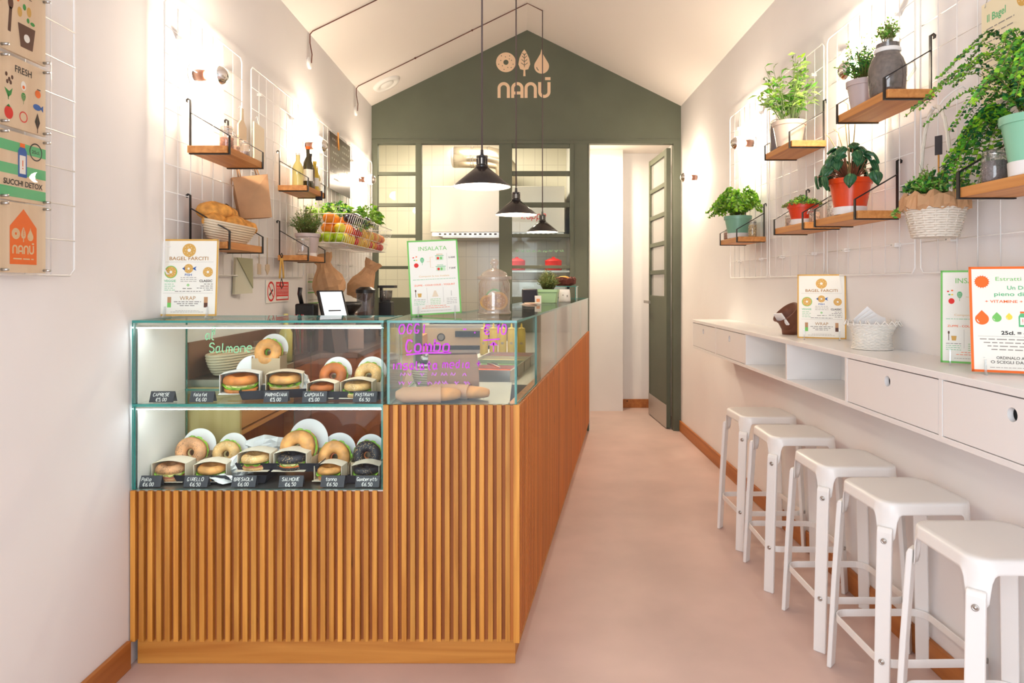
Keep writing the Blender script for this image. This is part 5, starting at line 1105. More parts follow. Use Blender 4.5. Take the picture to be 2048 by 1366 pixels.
for k, (y, a) in enumerate(((3.74, 0), (3.86, 1))):
    o = thing('wooden_utensil', ('slim wooden spatula hanging under the bread shelf', 'heart shaped wooden spoon hanging beside the spatula')[k], 'utensil', (XL + 0.04, y, 1.50), R(90))
    m = MB(); m.tube([(0, 0, .055), (0, 0, .21)], .003, M_kraftl, 5); m.build('handle', o); m = MB(); m.prism([(-.02, 0), (.02, 0), (.022, .055), (-.02, .06)] if not a else [(0, 0), (.03, .03), (.028, .055), (0, .06), (-.028, .055), (-.03, .03)], -.003, .003, M_kraftl, M=FACE); m.build('blade', o)
o = thing('wooden_tongs', 'wooden tongs with a black loop hanging above the red sign', 'utensil', (-1.43, 4.02, 1.46), R(60))
for s in (-1, 1): m = MB(); m.tube([(s * .004, 0, .14), (s * .012, 0, .06), (s * .014, 0, 0.02)], .006, M_ochre, 6); m.build('arm', o)
m = MB(); m.tube([(0.0, 0, .14), (.008, 0, .155), (0, 0, .17), (-.008, 0, .155)], .003, M_black, 6, True); m.tube([(0.0, 0, .02), (.012, 0, -.02), (0, 0, -.04), (-.012, 0, -.02)], .003, M_black, 6, True); m.build('loop', o)
for k, (y, lb) in enumerate(((3.50, 'pale wooden paddle hanging behind the upper jar shelf'), (3.72, 'pale linen cloth clipped to the grid beside the jar shelf'))):
    o = thing('cutting_paddle' if k == 0 else 'linen_cloth', lb, 'board' if k == 0 else 'cloth', (XL + .045, y, 2.13), R(90))
    m = MB(); m.prism([(-.05, 0), (.05, 0), (.05, .13), (.015, .16), (.012, .22), (-.012, .22), (-.015, .16), (-.05, .13)] if k == 0 else [(-.07, -.01), (.075, 0), (.07, .18), (-.07, .19)], -.004, .004, M_kraftl if k == 0 else mat('linen', (236, 222, 196), .9), M=FACE); m.build('blade' if k == 0 else 'fabric', o)
    m = MB(); m.tube([(0, 0, .19), (0, .01, .235), (0, .018, .225)], .0018, M_wire, 5); m.build('hook', o)
o = thing('price_list', 'white order list with green lines taped under the thyme shelf', 'paper', (XL + .006, 4.85, 1.27), R(90))
m = MB(); w, h = .36, .25; m.box(-w / 2, w / 2, -.001, .001, 0, h, M_paper); d = Draw(m, T(0, -.0012, 0) @ FACE)
for k in range(3): d.rect(-w * .45, h * (.15 + .3 * k), w * .45, h * (.18 + .3 * k), M_pgreen); d.dashes(-w * .4, w * .4, h * (.25 + .3 * k), .004, M_pgrey)
d.rect(.0, h * .86, w * .3, h * .97, M_pbrown); m.build('sheet', o)
def crumpled(label, loc, rz, w, h, lean, seed):
    r2 = random.Random(seed); o = thing('paper_bag', label, 'paper bag', loc, 0, 'crumpled brown bags under the fruit baskets', rot=(0, R(lean), rz))
    m = MB(); n = 20; rows = 9; vs = []
    for j in range(rows + 1):
        t_ = j / rows; q = (.78, .98, 1.08, 1.08, .98, .80, .58, .48, .66, .78)[j]
        for i in range(n):
            a = 2 * PI * i / n; jx = r2.uniform(-.08, .08); vs.append((w / 2 * q * (1 + jx) * math.cos(a), w * .28 * q * (1 + jx * 2) * math.sin(a), h * t_ + r2.uniform(-.006, .006)))
    m.add(vs, [tuple(range(n))[::-1]] + [(j * n + i, j * n + (i + 1) % n, (j + 1) * n + (i + 1) % n, (j + 1) * n + i) for j in range(rows) for i in range(n)], M_kraft); m.build('paper_body', o)
crumpled('large crumpled brown paper bag hanging under the first fruit basket', (-1.33, 4.72, 1.36), R(10), .20, .30, -14, 3); crumpled('smaller crumpled brown bag leaning out beside the large one', (-1.27, 5.15, 1.34), R(10), .18, .31, 26, 5)

# ------------------------------------------------------------ bagels, boxes, trays and price cards in the glass case
def bun(name, c, seed=None):
    if name in MATS: return MATS[name]
    m, t, b = nt(name); L = t.links.new; tc = t.nodes.new('ShaderNodeTexCoord'); n = t.nodes.new('ShaderNodeTexNoise'); n.inputs['Scale'].default_value = 22; n.inputs['Detail'].default_value = 5; L(tc.outputs['Object'], n.inputs[0])
    r = t.nodes.new('ShaderNodeValToRGB'); r.color_ramp.elements[0].position = .35; r.color_ramp.elements[1].position = .65; r.color_ramp.elements[0].color = rgb(*[x * .82 for x in c]); r.color_ramp.elements[1].color = rgb(*[min(255, x * 1.1) for x in c]); L(n.outputs['Fac'], r.inputs[0]); out = r.outputs[0]
    if seed:
        v = t.nodes.new('ShaderNodeTexVoronoi'); v.inputs['Scale'].default_value = 190; L(tc.outputs['Object'], v.inputs['Vector']); mr = t.nodes.new('ShaderNodeMapRange'); mr.inputs[1].default_value = .32; mr.inputs[2].default_value = .24; mr.inputs[3].default_value = 0; mr.inputs[4].default_value = 1; L(v.outputs['Distance'], mr.inputs[0])
        n2 = t.nodes.new('ShaderNodeTexNoise'); n2.inputs['Scale'].default_value = 30; L(tc.outputs['Object'], n2.inputs[0]); m3 = t.nodes.new('ShaderNodeMapRange'); m3.inputs[1].default_value = .45; m3.inputs[2].default_value = .55; L(n2.outputs['Fac'], m3.inputs[0]); mu = t.nodes.new('ShaderNodeMath'); mu.operation = 'MULTIPLY'; L(mr.outputs[0], mu.inputs[0]); L(m3.outputs[0], mu.inputs[1])
        mx = t.nodes.new('ShaderNodeMix'); mx.data_type = 'RGBA'; L(mu.outputs[0], mx.inputs[0]); L(out, mx.inputs[6]); mx.inputs[7].default_value = rgb(*seed); out = mx.outputs[2]
    L(out, b.inputs['Base Color']); b.inputs['Roughness'].default_value = .5; MATS[name] = m; return m
B1 = bun('bun_golden', (222, 160, 92)); B2 = bun('bun_sesame', (222, 178, 116), (246, 226, 178)); B3 = bun('bun_black', (38, 36, 46), (206, 176, 120)); B4 = bun('bun_brown', (188, 104, 44)); B5 = bun('bun_poppy', (214, 156, 110), (60, 54, 60))
M_sleeve = mat('kraft_sleeve', (190, 168, 138), 0.75); M_boxw = mat('box_paper', (226, 214, 194), 0.75); M_card = mat('white_card', (240, 240, 240), 0.6); M_tray = mat('navy_tray', (24, 27, 42), 0.4); M_let = mat('lettuce', (140, 190, 60), 0.5, var=.2, vscale=60); M_ham = mat('ham', (206, 120, 96), 0.5); M_salmon = mat('salmon', (236, 128, 60), .5); M_cheese = mat('cheese', (246, 226, 160), .5)
def half(m, Ro, Ri, hh, mt, top, M=None):
    """rounded ring bun half: flat side at z=0"""
    pr = []; c = (Ro + Ri) / 2; a = (Ro - Ri) / 2
    for k in range(9): t_ = PI * k / 8; pr.append((c + a * math.cos(t_), (1 if top else -1) * hh * math.sin(t_) ** .7))
    pr.append((c + a, 0)); vs = []; n = 26
    for k in range(n):
        ph = 2 * PI * k / n; w_ = 1 + .025 * math.sin(3 * ph + Ro * 900)
        for r_, z in pr[:-1]: vs.append((r_ * w_ * math.cos(ph), r_ * w_ * math.sin(ph), z * w_))
    q = len(pr) - 1; fs = [(k * q + j, ((k + 1) % n) * q + j, ((k + 1) % n) * q + (j + 1) % q, k * q + (j + 1) % q) for k in range(n) for j in range(q)]
    m.add(vs, fs, mt, True, M)
def ruffle(m, R0, z, mt, amp=.006, n=40, M=None):
    vs = []
    for k in range(n): a = 2 * PI * k / n; r_ = R0 * (1 + .05 * math.sin(k * 1.9)); vs += [(r_ * .7 * math.cos(a), r_ * .7 * math.sin(a), z), (r_ * math.cos(a), r_ * math.sin(a), z + amp * math.sin(k * 1.7))]
    m.add(vs, [(2 * k, 2 * k + 1, (2 * k + 3) % (2 * n), (2 * k + 2) % (2 * n)) for k in range(n)], mt, True, M)
def fill_bagel(o, Rr, A, mtop, fills, back=None, Mx=None):
    Mx = Mx or Matrix.Identity(4)
    m = MB(); half(m, Rr, Rr * .24, Rr * .42, mtop, True, Mx @ T(0, 0, Rr * .16)); m.build('top_bun', o)
    m = MB(); half(m, Rr * .98, Rr * .24, Rr * .30, back or mtop, False, Mx @ T(0, 0, -Rr * .16)); m.build('bottom_bun', o)
    m = MB(); z = -Rr * .10
    for f_ in fills: m.lathe([(Rr * .2, z - .003), (Rr * .93, z - .004), (Rr * .96, z), (Rr * .93, z + .004), (Rr * .2, z + .003)], f_, 22, Mx); z += Rr * .12
    ruffle(m, Rr * 1.05, Rr * .04, M_let, M=Mx); m.build('filling', o)
def stand_bagel(px, py, Y, rpx, zfl, mt, label, fills, back=None, card=1.12, yaw=0):
    Rr = rpx * Y / FW; p = at(px, py, Y); hgt = p.z - zfl
    o = thing('bagel_sandwich', label, 'sandwich', (p.x, Y, zfl), R(yaw), 'filled bagels standing in kraft sleeves in the glass case')
    A = T(0, 0, hgt) @ RX(78); fill_bagel(o, Rr, 0, mt, fills, back, A @ T(0, 0, 0.0))
    m = MB(); r_ = Rr * card; yb = Rr * .62; m.prism([(r_ * math.cos(2 * PI * k / 36), r_ * math.sin(2 * PI * k / 36)) for k in range(36)], 0, .002, M_card, M=T(0, yb + .02, hgt + Rr * .22) @ RX(80)); m.build('backing_card', o)
    zt = max(.02, hgt - Rr * .36); m = MB(); w = Rr * 1.04
    m.box(-w, w, -Rr * .66, -Rr * .64, .001, zt, M_sleeve); m.box(-w, -w + .002, -Rr * .64, yb + .01, .001, zt + .008, M_sleeve); m.box(w - .002, w, -Rr * .64, yb + .01, .001, zt + .008, M_sleeve); m.box(-w, w, yb + .01, yb + .012, .001, zt + .02, M_sleeve)
    m.build('kraft_sleeve', o)
def lying_bagel(px, py, Y, wpx, zfl, mt, label, fills, yaw=0, boxm=None, box=True):
    Y = max(Y, 2.70); Rr = wpx / 2 * Y / FW; p = at(px, py, Y)
    o = thing('boxed_bagel', label, 'sandwich', (p.x, Y, zfl), R(yaw), 'filled bagels lying in small open paper boxes')
    fill_bagel(o, Rr, 0, mt, fills, None, T(0, 0, Rr * .48) @ RX(5))
    if box:
        w = Rr * 1.12; m = MB(); hb = Rr * 1.12; bm = boxm or M_boxw; d_ = Rr * .95
        m.box(-w, w, -d_, d_, .001, .003, bm); m.box(-w, -w + .002, -d_ * .55, d_, .003, hb, bm); m.box(w - .002, w, -d_ * .55, d_, .003, hb, bm); m.box(-w, w, d_ - .002, d_, .003, hb, bm)
        n = 8; vs = []
        for k in range(n + 1): x = -w + 2 * w * k / n; z = hb + .012 * math.sin(PI * k / n); vs += [(x, -d_ * .5, z), (x, d_, z)]
        m.add(vs, [(2 * k, 2 * k + 1, 2 * k + 3, 2 * k + 2) for k in range(n)], bm); m.build('paper_box', o)
def tray(label, x, y, z, w, dp, h, rz=0):
    m = MB(); fl = .012; m.box(-w / 2, w / 2, -dp / 2, dp / 2, .001, .004, M_tray)
    for a in (((-w / 2, -dp / 2), (w / 2, -dp / 2)), ((w / 2, -dp / 2), (w / 2, dp / 2)), ((w / 2, dp / 2), (-w / 2, dp / 2)), ((-w / 2, dp / 2), (-w / 2, -dp / 2))):
        (x0, y0), (x1, y1) = a; q = lambda x_, y_: (x_ * (1 + fl * 2 / w), y_ * (1 + fl * 2 / dp)); X0_, Y0_ = q(x0, y0); X1_, Y1_ = q(x1, y1)
        m.add([(x0, y0, .001), (x1, y1, .001), (X1_, Y1_, h), (X0_, Y0_, h)], [(0, 1, 2, 3)], M_tray)
    o = m.build('serving_tray'); so = o.modifiers.new('solid', 'SOLIDIFY'); so.thickness = .002; tag(o, label, 'tray', 'dark trays in the glass case', (x, y, z), R(rz))
def pcard(px, Y, z, name_, price, label, yaw=0, w=.092, h=.044, roll=0):
    Y = 2.603
    x = (px - 1047) * Y / FW; o = thing('price_card', label, 'price card', (x, Y, z), R(yaw), 'hand lettered slate price cards', rot=(0, R(roll), R(yaw)))
    m = MB(); m.M = RX(-22); m.box(-w / 2, w / 2, -.0008, .0008, .001, h, M_slate); d = Draw(m, T(0, -.001, 0) @ FACE); L = len(name_)
    hh = .0125; tw = L * (4 * .75 + 1.35) * hh / 6; k = min(1, (w * .9) / tw); d.hand(name_, -w * .45 + max(0, (w * .9 - tw * k) * .35), h * .55, hh, M_chalk, w=.0019, track=(1.35 if k == 1 else 1.35 - (1 - k) * 5)); d.hand(price, -w * .22, h * .12, .0125, M_chalk, w=.0019); m.build('front_face', o)
    m = MB(); m.M = T(0, 2 * h * math.sin(R(22)), 0) @ RX(22); m.box(-w / 2, w / 2, -.0008, .0008, .001, h, M_slate); m.build('back_face', o)
z1 = gz0 + .001; z2 = gs + G + .001; tr = z1 + .006; tr2 = z2 + .006
tray('long dark tray on the lower deck, under the sandwiches left of centre', -1.18, 2.765, z1, .34, .22, .034); tray('dark tray raised in the middle of the lower deck', -.99 + .02, 2.79, z1 + .036, .31, .20, .036); tray('dark tray on the lower deck at the right hand end', -.665, 2.765, z1, .20, .22, .034)
tray('long dark tray set askew on the upper glass shelf', -.965, 2.765, z2, .32, .13, .036, 17); tray('dark tray on the upper glass shelf next to the tall case', -.665, 2.75, z2, .22, .17, .034)
FH = [M_ham, M_cheese]; FS_ = [M_salmon, M_cheese]; LZ = z1 + .006
stand_bagel(385, 905, 2.80, 31, LZ, B5, 'standing bagel with green filling showing in its hole, lower deck, above the Pollo card', FH)
stand_bagel(455, 908, 2.82, 27, LZ, B2, 'standing pale seeded bagel, lower deck, second in the row', [M_cheese])
stand_bagel(600, 897, 2.80, 37, z1 + .042, B1, 'largest standing bagel on the raised tray with a tall white card', FH, card=1.2, yaw=-12)
stand_bagel(670, 914, 2.80, 32, LZ, B1, 'standing golden bagel above the tonno card', [M_ham, M_salmon], B3, 1.08)
stand_bagel(735, 910, 2.80, 28, LZ, B3, 'standing black seeded bagel at the end of the lower deck', [M_salmon], card=1.05)
lying_bagel(345, 946, 2.67, 60, LZ, B5, 'boxed bagel above the Pollo price card', FH); lying_bagel(425, 946, 2.67, 56, LZ, B1, 'boxed plain bagel above the Girello price card', [M_cheese], yaw=6)
lying_bagel(513, 930, 2.72, 58, z1 + .042, B2, 'boxed bagel on the raised tray above the Bresaola card', [M_ham]); lying_bagel(585, 932, 2.72, 58, z1 + .042, B3, 'boxed black bagel on the raised tray above the Salmone card', FS_)
lying_bagel(660, 948, 2.68, 50, LZ, B1, 'boxed golden bagel above the tonno price card', [M_ham], yaw=-4); lying_bagel(733, 946, 2.68, 50, LZ, B3, 'boxed black bagel above the Gamberetti price card', [M_salmon])
stand_bagel(668, 752, 2.79, 27, tr2, B4, 'standing dark orange bagel on the upper shelf, above the caponata card', [M_cheese, M_ham], card=1.1); stand_bagel(738, 752, 2.79, 27, tr2, B2, 'standing sesame bagel on the upper shelf, above the pastrami card', [M_cheese], card=1.12)
stand_bagel(538, 705, 2.90, 27, tr2 + .0, B1, 'standing bagel at the back of the upper shelf, higher than its neighbours', [M_let], card=1.1)
lying_bagel(645, 786, 2.69, 50, tr2, B4, 'boxed orange brown bagel behind the caponata price card', [M_ham]); lying_bagel(716, 783, 2.69, 56, tr2, B2, 'boxed pale bagel behind the pastrami price card', [M_cheese]); lying_bagel(570, 774, 2.78, 62, tr2 + .012, B1, 'flat boxed bagel on the askew tray behind the parmigiana card', [M_cheese], yaw=12)
lying_bagel(482, 768, 2.77, 66, tr2 + .008, bun('bun_orange', (222, 136, 66)), 'cut sandwich with salad in a white box at the near end of the askew tray', [M_let, M_cheese], yaw=14, boxm=M_card)
p = at(505, 760, 2.86); m = MB(); m.prism([(.075 * math.cos(2 * PI * k / 40), .075 * math.sin(2 * PI * k / 40)) for k in range(40)], 0, .002, M_card, M=RX(82)); tag(m.build('round_card'), 'large round white card standing behind the cut sandwich', 'card', None, (p.x, 2.87, z2 + .078))
def napkin(label, px, Y, z, w, h, yaw, sd):
    r2 = random.Random(sd); m = MB(); n = 5; vs = [(w * (i / n - .5), .02 * math.sin(i * 1.8 + j) + j * .004, h * j / n * (1 - .5 * abs(i / n - .55)) + .001) for j in range(n + 1) for i in range(n + 1)]
    m.add(vs, [(j * (n + 1) + i, j * (n + 1) + i + 1, (j + 1) * (n + 1) + i + 1, (j + 1) * (n + 1) + i) for j in range(n) for i in range(n)], M_card); o = m.build('greaseproof_paper'); so = o.modifiers.new('s', 'SOLIDIFY'); so.thickness = .0015
    tag(o, label, 'paper', 'crumpled white sheets in the trays', ((px - 1047) * Y / FW, Y, z), R(yaw))
napkin('crumpled white sheet between the second bagel and the raised tray', 480, 2.74, LZ, .10, .085, 20, 1); napkin('white sheet folded behind the boxes on the raised tray', 530, 2.87, z1 + .042, .17, .10, 0, 2); napkin('white sheet behind the first boxed bagel', 318, 2.74, LZ, .06, .06, 40, 3)
napkin('white sheet lying under the girello bagel', 445, 2.635, LZ + .001, .11, .03, -6, 4); napkin('white sheet at the corner of the askew tray', 605, 2.79, tr2 + .012, .06, .07, 30, 5)
for a in ((322, 2.625, z2, 'CAPRESE', '€5,00', 'slate price card reading CAPRESE on the upper shelf'), (402, 2.625, z2, 'falafel', '€6,00', 'slate price card reading falafel on the upper shelf'), (551, 2.62, z2, 'PARMIGIANA', '€5,00', 'slate price card reading PARMIGIANA on the upper shelf'),
          (628, 2.62, z2, 'CAPONATA', '€5,00', 'slate price card reading CAPONATA on the upper shelf'), (729, 2.62, z2, 'PASTRAMI', '€6.50', 'slate price card reading PASTRAMI on the upper shelf'),
          (296, 2.615, z1, 'Pollo', '€6,00', 'slate price card reading Pollo on the lower deck'), (390, 2.615, z1, 'GIRELLO', '€6,50', 'slate price card reading GIRELLO on the lower deck'), (486, 2.615, z1, 'BRESAOLA', '€6,00', 'slate price card reading BRESAOLA on the lower deck'),
          (581, 2.615, z1, 'SALMONE', '€6,50', 'slate price card reading SALMONE on the lower deck'), (664, 2.615, z1, 'tonno', '€6.50', 'slate price card reading tonno on the lower deck'), (734, 2.615, z1, 'Gamberetti', '€6.50', 'slate price card reading Gamberetti on the lower deck')): pcard(*a, yaw=rnd.uniform(-3, 3))

# ------------------------------------------------------------ inside the tall glass case
DZ0 = .987
def baguette(label, x, y, rz, L, r_):
    o = thing('baguette', label, 'bread', (x, y, DZ0 + r_ * .8), R(rz), 'long loaves in paper sleeves')
    m = MB(); m.lathe([(0, -L / 2)] + [(r_ * math.sin(PI * (k / 10)) ** .5, -L / 2 * math.cos(PI * k / 10)) for k in range(1, 10)] + [(0, L / 2)], mat('baguette_crust', (214, 150, 88), .7, var=.12, vscale=20), 14, RY(90) @ SC(.8, 1.1, 1)); m.build('loaf', o)
    m = MB(); m.lathe([(r_ * .5, -L * .52), (r_ * 1.08, -L * .40), (r_ * 1.12, L * .12), (r_ * 1.2, L * .18)], mat('baguette_paper', (206, 158, 122), .8, var=.04, vscale=12), 14, RY(90) @ SC(.8, 1.15, 1)); m.build('paper_sleeve', o)
baguette('long loaf in a paper sleeve lying at the front of the tall case', -.368, 2.66, 6, .25, .036); baguette('long loaf crossing behind the front one', -.26, 2.74, -14, .26, .034)
pbag('paper_bag', 'kraft paper bag lying in the tall glass case behind the loaves', (-.30, 2.88, DZ0), R(8), .21, .14, .165, mat('kraft_bag_dull', (160, 122, 98), .8, var=.06, vscale=10), False)
oval_basket('proofing_basket', 'pale ribbed basket in the tall glass case behind the writing', (-.405, 3.03, DZ0 + .005), 0, .09, .05, .085)
for k in range(4):
    m = MB(); m.box(-.05, .05, -.03, .03, 0, .014, (M_steelm, M_pblack, M_card, M_steelm)[k]); tag(m.build('wrapped_pack', bevel=.004), 'flat wrapped pack in the small stack lying on the ribbed basket', 'packet', 'flat packs on the ribbed basket', (-.42 + .008 * k, 3.03, DZ0 + .094 + .0155 * k), R(8 * k))
# steel pans sunk in the prep bench and bottles standing on it
Mi = MS
def onb(x, y, z): q = MS @ Vector((x, y, z)); return q
ang = math.atan2(dd.y, dd.x)
for k, (x, c, lb) in enumerate(((.80, mat('carrot', (232, 96, 40), .6, bump=.8, bscale=60), 'steel pan of grated carrot nearest the front glass'), (1.02, mat('greens', (120, 160, 70), .6, bump=.8, bscale=60), 'steel pan of salad behind the carrot pan'), (1.24, M_cheese, 'steel pan of cheese, third in the prep bench'), (1.46, M_ham, 'steel pan of ham, fourth in the prep bench'))):
    o = thing('food_pan', lb, 'pan', onb(x, .30, .969), ang, 'steel food pans on the prep bench')
    m = MB(); a, b, h = .10, .14, .06; m.box(-a, a, -b, b, 0, .004, M_steel)
    for q in ((-a, -a + .003, -b, b), (a - .003, a, -b, b), (-a, a, -b, -b + .003), (-a, a, b - .003, b)): m.box(*q, .004, h, M_steel)
    m.box(-a - .006, a + .006, -b - .006, -b, h - .002, h, M_steel); m.box(-a - .006, a + .006, b, b + .006, h - .002, h, M_steel); m.build('steel_pan', o)
    m = MB(); m.box(-a + .004, a - .004, -b + .004, b - .004, .004, h - .018, c); m.build('contents', o)
o = thing('serving_tongs', 'steel tongs lying on the carrot pan', 'utensil', onb(.82, .26, 1.034), ang + .5); m = MB(); m.bar([(-.09, .0, 0), (0, .012, .006), (.10, .012, .004)], .012, .0015, M_steel, up=(0, .3, 1)); m.bar([(-.09, .0, 0), (0, -.012, .006), (.10, -.012, .004)], .012, .0015, M_steel, up=(0, -.3, 1)); m.build('arms', o)
M_sq = mat('mustard_bottle', (240, 208, 86), .35)
for k, px in enumerate((968, 987, 1005, 1023, 1043)):
    Y = 4.62; o = thing('squeeze_bottle', 'yellow squeeze bottle, %s of the five in a row' % ('first', 'second', 'third', 'fourth', 'last')[k], 'bottle', ((px - 1047) * Y / FW, Y, .969), 0, 'yellow squeeze bottles on the prep bench')
    m = MB(); m.lathe([(0, 0), (.026, 0), (.028, .005), (.028, .15), (.024, .165)], M_sq, 16); m.build('body', o)
    m = MB(); m.lathe([(.025, .162), (.025, .178), (.008, .182), (.004, .21), (0, .21)], M_sq, 14, sharp=True); m.build('nozzle', o)
    m = MB(); d = Draw(m, T(0, -.0285, .06) @ FACE); d.dashes(-.010, .010, .02, .003, M_pblue); d.dashes(-.010, .010, .012, .003, M_pblue); m.build('print', o)

# ------------------------------------------------------------ on top of the tall glass case
M_glassk = glass('thick_jar_glass', (242, 236, 230), 0.14, 1.0, body=0.20, bodyc=(244, 226, 212))
o = thing('cookie_jar', 'big lidded glass jar on the tall case, holding wrapped biscuits', 'jar', (-.133, 3.10, GTz))
m = MB(); m.lathe([(0, .002), (.074, .002), (.078, .008), (.070, .018), (.071, .03), (.072, .14), (.064, .152), (.064, .158)], M_glassk, 32); m.build('glass_body', o)
m = MB(); m.lathe([(.078, .158), (.080, .164), (.078, .172), (.062, .174), (.055, .188), (.030, .203), (.011, .208), (.009, .218), (.018, .228), (.020, .238), (.012, .250), (0, .252)], M_glassk, 32); m.build('lid', o)
for k, (x, y, z, a, b, c, lb) in enumerate(((-.022, -.025, .05, 20, 55, M_ochre, 'round ochre wrapped biscuit on the near side of the glass jar'), (-.005, .005, .075, -30, 70, M_papergreen, 'green wrapped biscuit standing in the middle of the glass jar'), (.020, -.022, .06, 10, 75, M_ochre, 'large ochre wrapped biscuit against the aisle side of the jar'), (.0, .025, .06, 40, 60, M_pwhite, 'white wrapped biscuit at the back of the glass jar'))):
    m = MB(); dr_ = Draw(m, T(0, 0, .004)); m.lathe([(0, 0), (.040, 0), (.043, .003), (.040, .004), (0, .004)], c, 20); donut(dr_, 0, 0, .032, M_ochred if c is M_ochre else M_pwhite); o = m.build('wrapped_biscuit'); tag(o, lb, 'biscuit', 'wrapped biscuits in the big jar', (-.133 + x, 3.10 + y, GTz + z)); o.rotation_euler = (R(b), 0, R(a))
o = thing('potted_thyme', 'thyme bush in a square pale green planter on the aisle glass top', 'potted plant', (.180, 4.93, GTz), ang - PI / 2)
m = MB(); a, b, h = .058, .068, .098
for (r0_, z0_, r1_, z1_) in ((a, .0, b, h * .78), (b + .005, h * .78, b + .006, h)): m.add([(-r0_, -r0_, z0_), (r0_, -r0_, z0_), (r0_, r0_, z0_), (-r0_, r0_, z0_), (-r1_, -r1_, z1_), (r1_, -r1_, z1_), (r1_, r1_, z1_), (-r1_, r1_, z1_)], [(3, 2, 1, 0), (0, 1, 5, 4), (1, 2, 6, 5), (2, 3, 7, 6), (3, 0, 4, 7)], mat('pale_green_planter', (160, 196, 150), .5))
m.build('pot', o, bevel=.003); m = MB(); m.box(-b, b, -b, b, h - .015, h - .008, M_soil); m.build('soil', o)
foliage(o, lambda m: bushy(m, (0, 0, h - .01), .085, .085, .155, 260, [G6, G6, G4, G3], .013, .004, needle=True))
m = MB(); q = MS @ Vector((2.63, .09, 0)); m.M = T(q.x, q.y, GTz) @ RZ(R(0)); m.lathe([(0, 0), (.044, 0), (.046, .004), (.042, .07), (.038, .095), (.036, .095), (.04, .07), (.042, .008), (0, .008)], M_whitem, 20); d = Draw(m, T(-.0, -.0475, .04) @ FACE); d.disc(-.015, .012, .005, M_pgrey, n=10); d.rect(.012, .008, .022, .012, M_pblack); d.rect(.012, .0, .022, .004, M_pblack); tag(m.build('white_tub'), 'small white printed tub beside the green planter', 'tub')
o = thing('card_reader', 'dark rounded card reader behind the orange leaflets on the glass top', 'card reader', (.045, 4.72, GTz), R(5)); m = MB(); m.M = RX(-12); m.box(-.055, .055, -.01, .01, .002, .105, M_dark); m.build('body', o, bevel=.01); m = MB(); m.M = RX(-12); m.box(-.047, .047, -.0115, -.0105, .014, .094, mat('reader_glass', (14, 10, 20), .06)); m.build('screen', o)
for k in range(4):
    m = MB(); m.box(-.04, .04, -.055, .055, 0, .0015, (M_pwhite, mat('leaflet_orange', (238, 160, 110), .6), M_pwhite, M_kraftl)[k]); o = m.build('leaflet'); tag(o, ('white leaflet at the bottom of the fanned pile', 'orange leaflet in the fanned pile', 'white leaflet sliding off the fanned pile', 'tan leaflet on top of the fanned pile')[k], 'leaflet', 'leaflets fanned on the glass top', (.035 + .008 * k, 4.5 + .012 * k, GTz + .001 + .003 * k), R(-30 + 17 * k))
m = MB(); q = MS @ Vector((2.35, .2, 0)); m.box(-.022, .022, -.012, .012, 0, .055, M_pwhite); d = Draw(m, T(0, -.0122, 0) @ FACE); d.rect(-.012, .012, .012, .034, mat('leaflet_orange', (238, 160, 110), .6)); tag(m.build('card_holder'), 'tiny white and orange box in front of the green planter', 'box', None, (.10, 4.72, GTz), .1)
q = MS @ Vector((3.35, .17, 0)); o = thing('glass_riser', 'small clear glass riser near the green back wall', 'riser', (q.x, q.y, GTz), ang - PI / 2)
m = MB(); pane(m, -.12, .12, -.09, .09, .112, .118); m.build('top_pane', o)
for s in (-1, 1): m = MB(); pane(m, s * .11 - .003, s * .11 + .003, -.085, .085, 0, .111); m.build('side_pane', o)
crumb = thing('paper_nest', 'dark brown crumpled paper nest holding a loaf on the glass riser', 'paper bag', (q.x, q.y, GTz + .119))
def f(m):
    r2 = random.Random(11); n = 26; vs = []
    for r_, z in ((.06, 0), (.10, .02), (.108, .055), (.09, .07), (.06, .04), (.0, .035)):
        for i in range(n): vs.append((r_ * (1 + r2.uniform(-.06, .06)) * math.cos(2 * PI * i / n), r_ * .8 * math.sin(2 * PI * i / n), max(0, z + r2.uniform(-.012, .012) * (z > 0))))
    m.add(vs, [(a * n + k, a * n + (k + 1) % n, (a + 1) * n + (k + 1) % n, (a + 1) * n + k) for a in range(5) for k in range(n)], mat('dark_brown_paper', (84, 34, 24), .8))
foliage(crumb, f, 'paper_nest'); m = MB(); m.sphere((.0, 0, .062), .045, M_crust, sc=(1.2, .9, .55)); tag(m.build('bread_roll'), 'small crusty loaf inside the dark paper nest', 'bread', None, (q.x, q.y, GTz + .119))

# ------------------------------------------------------------ wall desk things
o = thing('napkin_pot', 'brown leather look pot with a folded napkin on the wall desk', 'napkin holder', (1.41, 3.60, DT + .0005), R(20))
m = MB(); n = 28; vs = []; Mb = mat('brown_leather', (112, 66, 46), .6, bump=.1, bscale=60)
for j, (r_, z, sk) in enumerate(((.038, 0, 0), (.043, .045, 0), (.044, .075, 0), (.058, .10, .25), (.063, .118, .45), (.058, .12, .45), (.046, .09, .3), (.038, .02, 0))):
    for i in range(n): a = 2 * PI * i / n; vs.append((r_ * math.cos(a) - sk * .06, r_ * math.sin(a), z + sk * .11 * math.cos(a)))
m.add(vs, [(a * n + k, a * n + (k + 1) % n, (a + 1) * n + (k + 1) % n, (a + 1) * n + k) for a in range(7) for k in range(n)] + [tuple(range(n))[::-1], tuple(range(7 * n, 8 * n))], Mb, True); m.build('leather_body', o)
m = MB(); m.prism([(-.035, 0), (.035, 0), (.03, .07), (-.03, .075)], -.004, .004, M_card, M=T(-.03, 0, .055) @ RY(-38) @ RZ(90) @ FACE); tag(m.build('folded_napkin'), 'white folded napkin sticking out of the brown pot', 'napkin', None, (1.40, 3.585, DT), R(20))
o = thing('napkin_basket', 'white crown shaped wicker basket of napkins on the wall desk', 'basket', (1.436, 2.80, DT + .0005))
Mw = mat('white_cane', (238, 234, 226), .6)
